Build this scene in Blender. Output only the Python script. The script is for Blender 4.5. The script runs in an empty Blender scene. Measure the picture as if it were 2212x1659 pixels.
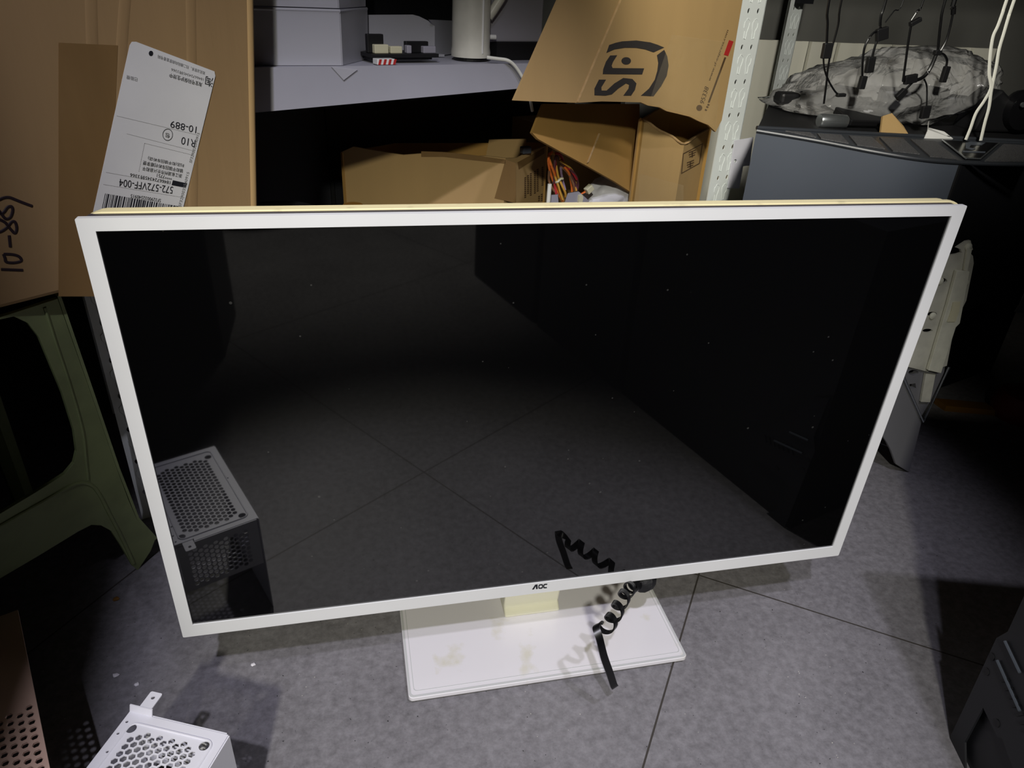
import bpy, bmesh, math, random
from mathutils import Vector as V, Matrix
random.seed(7)
COL = bpy.context.scene.collection

# ------------------------------------------------------------------ camera model (24 mm phone lens, squatting photographer)
W, H, F = 2212, 1659, 1560.0
CAM = V((-0.1776, -0.5529, 0.7007)); YAW, PITCH, ROLL = 0.2355, 0.5095, 0.0526
FW = V((math.sin(YAW)*math.cos(PITCH), math.cos(YAW)*math.cos(PITCH), -math.sin(PITCH)))
_r = FW.cross(V((0, 0, 1))).normalized(); _u = _r.cross(FW)
RT = math.cos(ROLL)*_r + math.sin(ROLL)*_u; UP = -math.sin(ROLL)*_r + math.cos(ROLL)*_u

def ray(px, py): return FW*F + RT*(px-W/2) + UP*(H/2-py)
def onz(px, py, z=0.0): d = ray(px, py); return CAM + d*((z-CAM.z)/d.z)
def ony(px, py, y): d = ray(px, py); return CAM + d*((y-CAM.y)/d.y)
def onp(px, py, p, n): d = ray(px, py); return CAM + d*((p-CAM).dot(n)/d.dot(n))

# ------------------------------------------------------------------ materials
def lin(c): return tuple(((x/255+.055)/1.055)**2.4 if x > 10 else x/255/12.92 for x in c)
def mat(name, rgb, rough=.5, metal=0., noise=0., nscale=20., bump=0., bscale=200., ior=1.45, spec=None, coat=0., stretch=None, rgb2=None, thr=None):
    m = bpy.data.materials.new(name); m.use_nodes = True
    nt = m.node_tree; b = nt.nodes['Principled BSDF']
    c = lin(rgb); b.inputs['Base Color'].default_value = (*c, 1)
    b.inputs['Roughness'].default_value = rough; b.inputs['Metallic'].default_value = metal; b.inputs['IOR'].default_value = ior
    if coat: b.inputs['Coat Weight'].default_value = coat; b.inputs['Coat Roughness'].default_value = .08
    if noise or bump:
        tc = nt.nodes.new('ShaderNodeTexCoord'); mp = nt.nodes.new('ShaderNodeMapping')
        if stretch: mp.inputs['Scale'].default_value = stretch
        nt.links.new(tc.outputs['Object'], mp.inputs['Vector'])
    if noise:
        n = nt.nodes.new('ShaderNodeTexNoise'); n.inputs['Scale'].default_value = nscale; n.inputs['Detail'].default_value = 6
        nt.links.new(mp.outputs[0], n.inputs['Vector'])
        r = nt.nodes.new('ShaderNodeValToRGB')
        lo, hi = thr or (.3, .7)
        c2 = lin(rgb2) if rgb2 else tuple(x*(1-noise) for x in c)
        r.color_ramp.elements[0].position = lo; r.color_ramp.elements[0].color = (*c2, 1)
        r.color_ramp.elements[1].position = hi; r.color_ramp.elements[1].color = (*c, 1)
        nt.links.new(n.outputs['Fac'], r.inputs['Fac']); nt.links.new(r.outputs['Color'], b.inputs['Base Color'])
    if bump:
        n2 = nt.nodes.new('ShaderNodeTexNoise'); n2.inputs['Scale'].default_value = bscale; n2.inputs['Detail'].default_value = 3
        nt.links.new(mp.outputs[0], n2.inputs['Vector'])
        bp = nt.nodes.new('ShaderNodeBump'); bp.inputs['Strength'].default_value = bump; bp.inputs['Distance'].default_value = .002
        nt.links.new(n2.outputs['Fac'], bp.inputs['Height']); nt.links.new(bp.outputs['Normal'], b.inputs['Normal'])
    return m

def film(name, rgb, clear=.7, rough=.15, tint=(235, 235, 240), wrinkle=.0, gloss=0):
    """thin translucent plastic: part clear, part diffuse, a gloss on top"""
    m = bpy.data.materials.new(name); m.use_nodes = True; nt = m.node_tree; nt.nodes.clear()
    out = nt.nodes.new('ShaderNodeOutputMaterial'); t = nt.nodes.new('ShaderNodeBsdfTransparent'); t.inputs[0].default_value = (*lin(tint), 1)
    p = nt.nodes.new('ShaderNodeBsdfPrincipled'); p.inputs['Base Color'].default_value = (*lin(rgb), 1); p.inputs['Roughness'].default_value = rough
    n2 = nt.nodes.new('ShaderNodeTexNoise'); n2.inputs['Scale'].default_value = 17; n2.inputs['Detail'].default_value = 3; n2.inputs['Distortion'].default_value = 1.5
    tc = nt.nodes.new('ShaderNodeTexCoord'); nt.links.new(tc.outputs['Object'], n2.inputs['Vector'])
    bp = nt.nodes.new('ShaderNodeBump'); bp.inputs['Strength'].default_value = wrinkle; bp.inputs['Distance'].default_value = .01
    nt.links.new(n2.outputs['Fac'], bp.inputs['Height']); nt.links.new(bp.outputs[0], p.inputs['Normal'])
    x = nt.nodes.new('ShaderNodeMixShader'); x.inputs[0].default_value = 1-clear
    nt.links.new(t.outputs[0], x.inputs[1]); nt.links.new(p.outputs[0], x.inputs[2]); nt.links.new(x.outputs[0], out.inputs[0])
    if gloss:
        g = nt.nodes.new('ShaderNodeBsdfGlossy'); g.inputs['Roughness'].default_value = .07; fr = nt.nodes.new('ShaderNodeFresnel'); fr.inputs[0].default_value = gloss
        y = nt.nodes.new('ShaderNodeMixShader'); nt.links.new(bp.outputs[0], g.inputs['Normal']); nt.links.new(bp.outputs[0], fr.inputs['Normal'])
        nt.links.new(fr.outputs[0], y.inputs[0]); nt.links.new(x.outputs[0], y.inputs[1]); nt.links.new(g.outputs[0], y.inputs[2]); nt.links.new(y.outputs[0], out.inputs[0])
    return m

def floor_mat():
    m = bpy.data.materials.new('cement_tile'); m.use_nodes = True; nt = m.node_tree; N = nt.nodes; L = nt.links
    b = N['Principled BSDF']; b.inputs['Roughness'].default_value = .55
    tc = N.new('ShaderNodeTexCoord')
    def noise(s, d, rough=.6):
        n = N.new('ShaderNodeTexNoise'); n.inputs['Scale'].default_value = s; n.inputs['Detail'].default_value = d; n.inputs['Roughness'].default_value = rough
        L.new(tc.outputs['Object'], n.inputs['Vector']); return n
    def ramp(src, p0, c0, p1, c1):
        r = N.new('ShaderNodeValToRGB'); r.color_ramp.elements[0].position = p0; r.color_ramp.elements[0].color = (*lin(c0), 1)
        r.color_ramp.elements[1].position = p1; r.color_ramp.elements[1].color = (*lin(c1), 1); L.new(src, r.inputs[0]); return r
    def mix(f, a, c, fixed=None, mode='MIX'):
        x = N.new('ShaderNodeMix'); x.data_type = 'RGBA'; x.blend_type = mode
        if fixed is None: L.new(f, x.inputs['Factor'])
        else: x.inputs['Factor'].default_value = fixed
        L.new(a, x.inputs['A']); L.new(c, x.inputs['B']); return x.outputs['Result']
    big = ramp(noise(5, 5).outputs['Fac'], .32, (97, 95, 99), .68, (134, 132, 136))
    fine = ramp(noise(95, 8, .72).outputs['Fac'], .34, (92, 90, 92), .66, (147, 145, 149))
    col = mix(None, big.outputs[0], fine.outputs[0], .55)
    pits = ramp(noise(230, 2).outputs['Fac'], .715, (255, 255, 255), .735, (60, 58, 60))
    col = mix(None, col, pits.outputs[0], 1., 'MULTIPLY')
    smear = ramp(noise(16, 4).outputs['Fac'], .70, (0, 0, 0), .80, (140, 140, 140))
    dk = N.new('ShaderNodeRGB'); dk.outputs[0].default_value = (*lin((62, 61, 64)), 1)
    col = mix(smear.outputs[0], col, dk.outputs[0])
    def fleck(scale, size, rgb, seed):                       # dropped plaster dust
        vo = N.new('ShaderNodeTexVoronoi'); vo.inputs['Scale'].default_value = scale; vo.inputs['Randomness'].default_value = 1
        off = N.new('ShaderNodeVectorMath'); off.operation = 'ADD'; off.inputs[1].default_value = (seed, seed*2.3, 0)
        L.new(tc.outputs['Object'], off.inputs[0]); L.new(off.outputs[0], vo.inputs['Vector'])
        r1 = ramp(vo.outputs['Distance'], size*.6, (255, 255, 255), size, (0, 0, 0))
        dens = ramp(noise(4.5, 2).outputs['Fac'], .52, (0, 0, 0), .64, (255, 255, 255))
        mm = mix(None, r1.outputs[0], dens.outputs[0], 1., 'MULTIPLY')
        k = N.new('ShaderNodeRGB'); k.outputs[0].default_value = (*lin(rgb), 1)
        return mm, k.outputs[0]
    mm, k = fleck(90, .055, (215, 212, 200), 3.1); col = mix(mm, col, k)
    # grout grid, tiles turned about 55 degrees to the monitor
    sep = N.new('ShaderNodeSeparateXYZ'); L.new(tc.outputs['Object'], sep.inputs[0])
    def mth(op, a, b2=None, c2=None):
        n = N.new('ShaderNodeMath'); n.operation = op
        for i, v in enumerate((a, b2, c2)):
            if v is None: continue
            if isinstance(v, (int, float)): n.inputs[i].default_value = v
            else: L.new(v, n.inputs[i])
        return n.outputs[0]
    def line(ax, ay, off, per):
        d = mth('ADD', mth('MULTIPLY', sep.outputs[0], ax), mth('MULTIPLY', sep.outputs[1], ay))
        d = mth('ADD', d, -off+per*40)
        q = mth('ABSOLUTE', mth('SUBTRACT', mth('MODULO', d, per), 0))
        q = mth('MINIMUM', q, mth('SUBTRACT', per, q))
        return mth('LESS_THAN', q, .0011)
    g = mth('MAXIMUM', line(.58, .815, .238, .60), line(.815, -.58, .148, .682))
    gc = N.new('ShaderNodeRGB'); gc.outputs[0].default_value = (*lin((62, 58, 54)), 1)
    col = mix(g, col, gc.outputs[0]); L.new(col, b.inputs['Base Color'])
    bp = N.new('ShaderNodeBump'); bp.inputs['Strength'].default_value = .22; bp.inputs['Distance'].default_value = .002
    L.new(noise(120, 6).outputs['Fac'], bp.inputs['Height']); L.new(bp.outputs[0], b.inputs['Normal'])
    return m

def screen_mat():
    m = bpy.data.materials.new('screen_glass'); m.use_nodes = True; nt = m.node_tree; N = nt.nodes; L = nt.links
    b = N['Principled BSDF']; b.inputs['Roughness'].default_value = .03; b.inputs['IOR'].default_value = 1.95
    tc = N.new('ShaderNodeTexCoord')
    vo = N.new('ShaderNodeTexVoronoi'); vo.inputs['Scale'].default_value = 80; L.new(tc.outputs['Object'], vo.inputs['Vector'])
    wn = N.new('ShaderNodeSeparateColor'); L.new(vo.outputs['Color'], wn.inputs[0])
    sz = N.new('ShaderNodeMath'); sz.operation = 'MULTIPLY'; sz.inputs[1].default_value = .10
    pw = N.new('ShaderNodeMath'); pw.operation = 'POWER'; pw.inputs[1].default_value = 4; L.new(wn.outputs[0], pw.inputs[0]); L.new(pw.outputs[0], sz.inputs[0])
    lt = N.new('ShaderNodeMath'); lt.operation = 'LESS_THAN'; L.new(vo.outputs['Distance'], lt.inputs[0]); L.new(sz.outputs[0], lt.inputs[1])
    x = N.new('ShaderNodeMix'); x.data_type = 'RGBA'; L.new(lt.outputs[0], x.inputs['Factor'])
    x.inputs['A'].default_value = (.0018, .0018, .0020, 1); x.inputs['B'].default_value = (.032, .032, .03, 1)
    L.new(x.outputs['Result'], b.inputs['Base Color'])
    return m

M = dict(
    bezel=mat('white_bezel_plastic', (228, 229, 229), .38, noise=.06, nscale=9),
    cream=mat('yellowed_plastic', (240, 228, 178), .45, noise=.25, nscale=60, thr=(.25, .4)),
    gap=mat('dark_seam', (62, 58, 66), .5),
    screen=screen_mat(),
    ink=mat('black_print', (24, 26, 34), .6),
    basew=mat('white_glass_base', (226, 224, 228), .22, noise=1, nscale=26, rgb2=(214, 211, 200), thr=(.30, .40), coat=.4),
    rim=mat('clear_edge', (196, 198, 198), .1),
    neck=mat('cream_neck_plastic', (238, 236, 214), .5),
    rubber=mat('rubber', (25, 25, 25), .8),
    cable=mat('black_cable', (14, 14, 16), .32, noise=.3, nscale=300),
    tape_black=mat('black_cloth_tape', (22, 22, 24), .6, bump=.6, bscale=150),
    whitemetal=mat('white_painted_metal', (226, 226, 236), .42),
    pink=mat('pinkish_painted_metal', (236, 200, 178), .5),
    hole_dark=mat('dark_backing', (96, 72, 58), .7),
    stool=mat('olive_green_plastic', (130, 142, 96), .45, noise=.25, nscale=14, thr=(.3, .5)),
    card=mat('cardboard', (178, 147, 98), .85, noise=.10, nscale=14, bump=.15, bscale=60, stretch=(1, 1, .15)),
    card_old=mat('cardboard_dark', (152, 124, 84), .85, noise=.12, nscale=12, bump=.2, bscale=70, stretch=(1, 1, .12)),
    card_in=mat('cardboard_inside', (178, 138, 74), .9, noise=.12, nscale=12),
    card_edge=mat('cardboard_torn_edge', (206, 170, 120), .9, noise=.3, nscale=120),
    tape_brown=mat('brown_packing_tape', (132, 104, 66), .25, noise=.2, nscale=25, bump=.3, bscale=45, stretch=(1, 1, .2)),
    tape_clear=film('clear_packing_tape', (220, 205, 180), .955, .10, (255, 255, 253), .5),
    paper=mat('label_paper', (222, 222, 220), .5, noise=.08, nscale=18),
    grey_ink=mat('grey_print', (120, 120, 120), .6),
    marker=mat('marker_ink', (34, 20, 26), .6),
    sfink=mat('charcoal_print', (52, 48, 46), .75),
    print_brown=mat('brown_print', (92, 70, 46), .75),
    redink=mat('red_print', (176, 40, 38), .6),
    rack=mat('white_rack_paint', (226, 232, 230), .45),
    shelf=mat('white_shelf_paint', (168, 168, 178), .5, noise=.1, nscale=8),
    bin=film('frosted_plastic', (205, 205, 212), .42, .3),
    blk=mat('black_plastic', (20, 20, 22), .5),
    blkgloss=mat('black_gloss_plastic', (16, 16, 18), .25),
    blkmetal=mat('black_case_metal', (30, 31, 35), .45),
    slate=mat('slate_case_plastic', (82, 88, 98), .42, noise=.06, nscale=8),
    slate_dark=mat('dark_slate_trim', (50, 53, 58), .4),
    mesh_dark=mat('vent_mesh', (92, 92, 94), .55, noise=.6, nscale=900, thr=(.45, .55)),
    chrome=mat('silver_trim', (190, 195, 198), .25, .9),
    silver=mat('zinc_metal', (205, 204, 190), .42, .1, noise=.25, nscale=40),
    silver_lt=mat('bare_metal_strip', (226, 226, 208), .35, .1, noise=.2, nscale=50),
    footgrey=mat('grey_stand_paint', (120, 120, 124), .32, .2),
    film_bag=film('polythene_film', (240, 240, 238), .78, .1, wrinkle=1., gloss=1.24),
    kettle=mat('white_kettle_plastic', (214, 212, 200), .35, noise=.3, nscale=9, thr=(.4, .6)),
    greybox=mat('grey_painted_metal', (150, 148, 158), .5),
    cord=mat('white_cord', (224, 224, 214), .7),
    ivory=mat('ivory_plastic', (206, 202, 172), .5),
    cloth=mat('white_plastic_bag', (216, 216, 222), .5, bump=1., bscale=25),
    wallgrey=mat('grey_wall', (104, 104, 100), .8, noise=.1, nscale=5),
    wallwhite=mat('white_ribbed_panel', (222, 220, 206), .5),
    dusk=mat('room_paint', (60, 60, 60), .9),
    red=mat('red_plastic', (96, 8, 10), .5),
    yellow=mat('orange_plastic', (120, 84, 30), .5),
    crumb=mat('plaster', (214, 212, 216), .9),
    pcb=mat('black_circuit_board', (22, 22, 24), .5),
)
for nm, c in dict(orange=(226, 116, 48), amber=(204, 156, 66), red=(168, 36, 48), plum=(92, 54, 62), brown=(128, 92, 66), lilac=(140, 120, 150)).items():
    M['w_'+nm] = mat(nm+'_wire_insulation', c, .45)

# ------------------------------------------------------------------ geometry helpers
class MB:
    def __init__(s): s.v = []; s.f = []
    def add(s, vs, fs):
        o = len(s.v); s.v += [V(x) for x in vs]; s.f += [tuple(i+o for i in f) for f in fs]; return s
    def box(s, c, size, ax=None):
        c = V(c); ex, ey, ez = ax or (V((1, 0, 0)), V((0, 1, 0)), V((0, 0, 1)))
        a, b, d = (x/2 for x in size)
        vs = [c+ex*i*a+ey*j*b+ez*k*d for k in (-1, 1) for i, j in ((-1, -1), (1, -1), (1, 1), (-1, 1))]
        return s.add(vs, [(3, 2, 1, 0), (4, 5, 6, 7), (0, 1, 5, 4), (1, 2, 6, 5), (2, 3, 7, 6), (3, 0, 4, 7)])
    def prism(s, poly, vec):
        n = len(poly); vec = V(vec); a = [V(p) for p in poly]
        fs = [tuple(range(n))[::-1], tuple(range(n, 2*n))] + [(i, (i+1) % n, n+(i+1) % n, n+i) for i in range(n)]
        return s.add(a+[p+vec for p in a], fs)
    def tube(s, pts, r, n=8, flat=1., cap=True, upv=None):
        pts = [V(p) for p in pts]; rings = []
        for i, p in enumerate(pts):
            t = (pts[min(i+1, len(pts)-1)]-pts[max(i-1, 0)]).normalized()
            u = upv or (V((0, 0, 1)) if abs(t.z) < .9 else V((0, 1, 0)))
            a = t.cross(u).normalized(); b = a.cross(t)
            rr = r[i] if isinstance(r, (list, tuple)) else r
            rings.append([p+a*math.cos(2*math.pi*k/n)*rr+b*math.sin(2*math.pi*k/n)*rr*flat for k in range(n)])
        vs = [q for R in rings for q in R]; fs = []
        for i in range(len(pts)-1):
            for k in range(n): fs.append((i*n+k, i*n+(k+1) % n, (i+1)*n+(k+1) % n, (i+1)*n+k))
        if cap: fs += [tuple(range(n))[::-1], tuple(range((len(pts)-1)*n, len(pts)*n))]
        return s.add(vs, fs)
    def lathe(s, c, prof, n=28, axis=V((0, 0, 1)), cap=True):
        c = V(c); a = axis.orthogonal().normalized(); b = axis.cross(a)
        vs = [c+axis*h+(a*math.cos(2*math.pi*k/n)+b*math.sin(2*math.pi*k/n))*r for r, h in prof for k in range(n)]
        fs = [(i*n+k, i*n+(k+1) % n, (i+1)*n+(k+1) % n, (i+1)*n+k) for i in range(len(prof)-1) for k in range(n)]
        if cap: fs += [tuple(range(n))[::-1], tuple(range((len(prof)-1)*n, len(prof)*n))]
        return s.add(vs, fs)
    def ribbon(s, pts, wid, wdirs, th=.0012):
        vs = []; fs = []
        for i, p in enumerate(pts):
            t = (pts[min(i+1, len(pts)-1)]-pts[max(i-1, 0)]).normalized(); w = wdirs[i].normalized(); nn = t.cross(w).normalized()
            for a, b in ((-1, -1), (1, -1), (1, 1), (-1, 1)): vs.append(p+w*a*wid/2+nn*b*th/2)
        m = len(pts)
        for i in range(m-1):
            for k in range(4): fs.append((i*4+k, i*4+(k+1) % 4, i*4+4+(k+1) % 4, i*4+4+k))
        fs += [(3, 2, 1, 0), tuple(range(4*m-4, 4*m))]
        return s.add(vs, fs)
    def mesh(s, md, o, ex, ey, n, dz=0.):
        return s.add([o+ex*v.co.x+ey*v.co.y+n*(v.co.z+dz) for v in md.vertices], [tuple(p.vertices) for p in md.polygons])
    def build(s, name, m, parent=None, bev=0., smooth=False, segs=2):
        off = parent.matrix_basis.translation if parent else V((0, 0, 0))
        p = parent
        while p and p.parent: p = p.parent; off = off+p.location
        me = bpy.data.meshes.new(name); me.from_pydata([tuple(v-off) for v in s.v], [], s.f); me.update()
        bm = bmesh.new(); bm.from_mesh(me); bmesh.ops.remove_doubles(bm, verts=bm.verts, dist=1e-6)
        bmesh.ops.recalc_face_normals(bm, faces=bm.faces); bm.to_mesh(me); bm.free()
        me.materials.append(m)
        o = bpy.data.objects.new(name, me); COL.objects.link(o)
        if parent: o.parent = parent
        if smooth:
            for f in me.polygons: f.use_smooth = True
            try: me.set_sharp_from_angle(angle=math.radians(40))
            except Exception: pass
        if bev:
            b = o.modifiers.new('Bevel', 'BEVEL'); b.width = bev; b.segments = segs; b.limit_method = 'ANGLE'; b.angle_limit = math.radians(35)
        return o

def curve_mesh(loops, th, bev=0.):
    c = bpy.data.curves.new('outline', 'CURVE'); c.dimensions = '2D'; c.fill_mode = 'BOTH'; c.extrude = th/2
    for lp in loops:
        sp = c.splines.new('POLY'); sp.points.add(len(lp)-1); sp.use_cyclic_u = True
        for q, p in zip(sp.points, lp): q.co = (p[0], p[1], 0, 1)
    ob = bpy.data.objects.new('outline', c); md = bpy.data.meshes.new_from_object(ob)
    bpy.data.objects.remove(ob); bpy.data.curves.remove(c); return md

class Plane:
    """a flat surface in the room: a point on it, its horizontal direction and the way up along it"""
    def __init__(s, o, ex, ey=None, n=None):
        s.o = V(o); s.ex = V(ex).normalized()
        if ey is not None: s.n = s.ex.cross(V(ey)).normalized()
        else: s.n = V(n).normalized()
        s.ey = s.n.cross(s.ex).normalized()
    @staticmethod
    def pts(a, b, c): return Plane(a, b-a, c-a)
    def at(s, px, py): return onp(px, py, s.o, s.n)
    def loc(s, p): d = p-s.o; return (d.dot(s.ex), d.dot(s.ey))
    def w(s, x, y, z=0.): return s.o+s.ex*x+s.ey*y+s.n*z
    def px(s, pts): return [s.loc(s.at(*p)) for p in pts]
    def plate(s, mb, loops, th, dz=0.):               # front face at height dz, body behind it
        mb.mesh(curve_mesh(loops, th), s.o, s.ex, s.ey, s.n, dz-th/2); return mb
    def text(s, mb, body, a, b, hpx, dz=.0003, th=.0003):
        A, B = s.at(*a), s.at(*b); d = B-A; ln = d.length; ex = d.normalized(); ey = s.n.cross(ex)
        c = bpy.data.curves.new('t', 'FONT'); c.body = body; c.size = 1; c.extrude = 0.0; c.resolution_u = 3
        ob = bpy.data.objects.new('t', c); md = bpy.data.meshes.new_from_object(ob)
        bpy.data.objects.remove(ob); bpy.data.curves.remove(c)
        if not len(md.vertices): return mb
        x0 = min(v.co.x for v in md.vertices); x1 = max(v.co.x for v in md.vertices)
        y0 = min(v.co.y for v in md.vertices); y1 = max(v.co.y for v in md.vertices)
        t = V((b[0]-a[0], b[1]-a[1], 0)).normalized(); up = (a[0]+t.y*hpx, a[1]-t.x*hpx)
        hw = (s.at(*up)-A).dot(ey)
        sx = ln/(x1-x0); sy = hw/(y1-y0)
        for v in md.vertices: v.co = ((v.co.x-x0)*sx, (v.co.y-y0)*sy, 0)
        mb.mesh(md, A, ex, ey, s.n, dz); bpy.data.meshes.remove(md); return mb

def thing(name, loc, label, cat, group=None):
    o = bpy.data.objects.new(name, None); o.empty_display_size = .02; COL.objects.link(o); o.location = loc
    return tag(o, label, cat, group)
def tag(o, label, cat, group=None, kind=None):
    o['label'] = label; o['category'] = cat
    if group: o['group'] = group
    if kind: o['kind'] = kind
    return o
def structure(o): o['kind'] = 'structure'; return o
def circ(cx, cy, r, n=16, ry=None): return [(cx+r*math.cos(2*math.pi*k/n), cy+(ry or r)*math.sin(2*math.pi*k/n)) for k in range(n)]
def hexa(cx, cy, r): return [(cx+r*math.cos(math.pi/6+math.pi/3*k), cy+r*math.sin(math.pi/6+math.pi/3*k)) for k in range(6)]
def rrect(x0, y0, x1, y1, r, n=6):
    out = []
    for cx, cy, a in ((x1-r, y1-r, 0), (x0+r, y1-r, 90), (x0+r, y0+r, 180), (x1-r, y0+r, 270)):
        out += [(cx+r*math.cos(math.radians(a+90*k/n)), cy+r*math.sin(math.radians(a+90*k/n))) for k in range(n+1)]
    return out
def smooth_path(pts, n=6):
    pts = [V(p) for p in pts]; out = []
    for i in range(len(pts)-1):
        p0, p1, p2, p3 = pts[max(i-1, 0)], pts[i], pts[i+1], pts[min(i+2, len(pts)-1)]
        for k in range(n):
            t = k/n; out.append(.5*((2*p1)+(p2-p0)*t+(2*p0-5*p1+4*p2-p3)*t*t+(3*p1-p0-3*p2+p3)*t**3))
    return out+[pts[-1]]
def crop(x0, y0, x1, w): k = (x1-x0)/w; return lambda *q: (x0+q[0]*k, y0+q[1]*k)
def slab(mb, pts, th):
    """four-or-more sided sheet of thickness th"""
    n = (pts[1]-pts[0]).cross(pts[2]-pts[0]).normalized()
    return mb.prism(pts, n*th)

Z3 = V((0, 0, 1))
# ------------------------------------------------------------------ room
structure(MB().add([(-3, -3.2, 0), (3, -3.2, 0), (3, 2.6, 0), (-3, 2.6, 0)], [(0, 1, 2, 3)]).build('floor', floor_mat()))
structure(MB().box((0, 2.62, 1.4), (6, .04, 2.8)).build('wall_back', M['wallgrey']))
structure(MB().box((-3.02, -.3, 1.4), (.04, 5.8, 2.8)).build('wall_left', M['dusk']))
structure(MB().box((3.02, -.3, 1.4), (.04, 5.8, 2.8)).build('wall_right', M['dusk']))
structure(MB().box((0, -3.22, 1.4), (6, .04, 2.8)).build('wall_front', M['dusk']))
structure(MB().box((0, -.3, 2.82), (6.1, 5.9, .04)).build('ceiling', M['dusk']))

# ------------------------------------------------------------------ monitor
TILT = -.0143; ZB = .1347; cT, sT = math.cos(TILT), math.sin(TILT)
def mon(u, v, w=0.): return V((u, v*sT+w*cT, ZB+v*cT-w*sT))
MO = mon(0, 0); MX = V((1, 0, 0)); MY = mon(0, 1)-MO; MN = MX.cross(MY)     # MN faces the viewer (-y)
scr = Plane(MO, MX, MY)
t = thing('monitor', (.0155, .08, 0), 'large flat monitor with white bezel and dark glossy screen on a white glass base', 'monitor')
b0, b1, b2, b3 = -.3655, -.0155, .3665, .4075
mb = MB(); scr.plate(mb, [rrect(b0, b1, b2, b3, .0014), [(-.354, 0), (.354, 0), (.354, .398), (-.354, .398)]], .005, .0015)
mb.build('front_bezel', M['bezel'], t, bev=.0008)
mb = MB(); scr.plate(mb, [[(-.3545, -.0005), (.3545, -.0005), (.3545, .3985), (-.3545, .3985)]], .003, 0); mb.build('screen', M['screen'], t)
mb = MB(); scr.plate(mb, [rrect(b0+.0006, b1+.003, b2-.0006, b3-.0007, .008)], .009, -.0035); mb.build('middle_seam', M['gap'], t)
mb = MB(); scr.plate(mb, [rrect(b0-.0022, b1+.004, b2+.009, b3+.0005, .016)], .006, -.0112)
scr.plate(mb, [rrect(b0-.0015, b1+.006, b2+.007, b3-.001, .016)], .010, -.0172)
mb.build('back_cover', M['cream'], t, bev=.0012)
mb = MB(); mb.box(mon(0, .19, .034), (.60, .018, .30)); mb.build('rear_housing', M['bezel'], t, bev=.006)
# maker's logo on the lower bezel
cl = crop(800, 1180, 1550, 2212)
mb = MB()
A = lambda pts: [scr.loc(scr.at(*cl(*p))) for p in pts]
scr.plate(mb, [A([(1028, 268), (1048, 238), (1063, 236), (1064, 264), (1053, 265), (1052, 247), (1040, 267)])], .0004, .0019)
o_ = [(1083, 241), (1090, 236), (1098, 237), (1101, 242), (1099, 256), (1093, 262), (1083, 263), (1079, 258)]
def ring(cx, cy, rx, ry, k, sh=.12, n=20):
    return [(cx+rx*k*abs(math.cos(a))**.6*(1 if math.cos(a) > 0 else -1)+sh*-(ry*k*math.sin(a)), cy+ry*k*abs(math.sin(a))**.6*(1 if math.sin(a) > 0 else -1)-.10*rx*k*math.cos(a)) for a in [2*math.pi*i/n for i in range(n)]]
scr.plate(mb, [A(ring(1083+0, 249, 15, 14, 1)), A(ring(1083, 249, 15, 14, .55))], .0004, .0019)
cc = ring(1114, 246, 15, 14, 1); ci = ring(1114, 246, 15, 14, .55)
scr.plate(mb, [A([cc[i % 20] for i in range(3, 18)]+[ci[i % 20] for i in range(17, 2, -1)])], .0004, .0019)
mb.build('logo', M['ink'], t)
# stand
mb = MB()
xa, xb = -.0225, .0475
prof = [(.066, .0125), (.066, .017), (.074, .0235), (.060, .10), (.045, .18), (.045, .24), (.075, .24), (.105, .10), (.112, .0125)]
mb.prism([V((xa, y, z)) for y, z in prof], (xb-xa, 0, 0)); mb.build('stand_neck', M['neck'], t, bev=.0025)
sb = MB(); sb.prism([V((x, y, .006)) for x, y in rrect(-.1487, -.0275, .1795, .205, .005)], (0, 0, .006)); base = sb.build('stand_base', M['basew'], t, bev=.001)
mb = MB(); pl_ = Plane((0, 0, .0124), (1, 0, 0), (0, 1, 0))
pl_.plate(mb, [rrect(-.1480, -.0268, .1788, .2043, .005), rrect(-.1455, -.0243, .1763, .2018, .004)], .0006); mb.build('glass_rim', M['rim'], base)
pl2 = MB(); pl_.plate(pl2, [rrect(-.1425, -.0195, .1735, .199, .004), rrect(-.1417, -.0187, .1727, .198, .004)], .0005, -.0001); pl2.build('bevel_line', M['rim'], base)
for x in (-.12, .15):
    for y in (0, .18): MB().lathe((x, y, 0), [(.008, 0), (.008, .0062)], 14).build('rubber_foot', M['rubber'], base)

# ------------------------------------------------------------------ coiled cable sticking out from under the bezel
t = thing('coiled_cable', (.118, .018, .105), 'black flat cable coiled like a spring, dangling below the monitor bezel', 'cable')
axis = smooth_path([V((.125, .012, .104)), V((.112, .004, .108)), V((.098, -.010, .116)), V((.080, -.032, .121)), V((.064, -.052, .122)), V((.050, -.066, .124))], 20)
pts = []; wd = []
turns = 7.2; n = len(axis)
for i, p in enumerate(axis):
    f = i/(n-1)
for k in range(320):
    f = k/319; q = (f**1.25)*(n-1); i = min(int(q), n-2); p = axis[i].lerp(axis[i+1], q-i)
    tg = (axis[i+1]-axis[i]).normalized(); a = tg.cross(Z3).normalized(); b = a.cross(tg)
    ph = 2*math.pi*turns*f; r = .0064+.0012*f
    pts.append(p+(a*math.cos(ph)+b*math.sin(ph))*r); wd.append(tg*.9+V((0, 0, .2*f)))
last = pts[-1]
tail = smooth_path([last, last+V((-.010, -.006, .004)), V((.040, -.080, .128)), V((.045, -.086, .108)), V((.053, -.088, .085)), V((.060, -.088, .064)), V((.063, -.086, .058))], 8)
for q in tail[1:]: pts.append(q); wd.append(V((.9, .28, .25)))
nw = len(wd)
for i in range(314, min(336, nw)):
    f = (i-314)/21; wd[i] = wd[314].normalized().lerp(V((.9, .28, .25)).normalized(), f)
MB().ribbon(pts, .0078, wd, .0016).build('ribbon', M['cable'], t, smooth=True)
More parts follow.
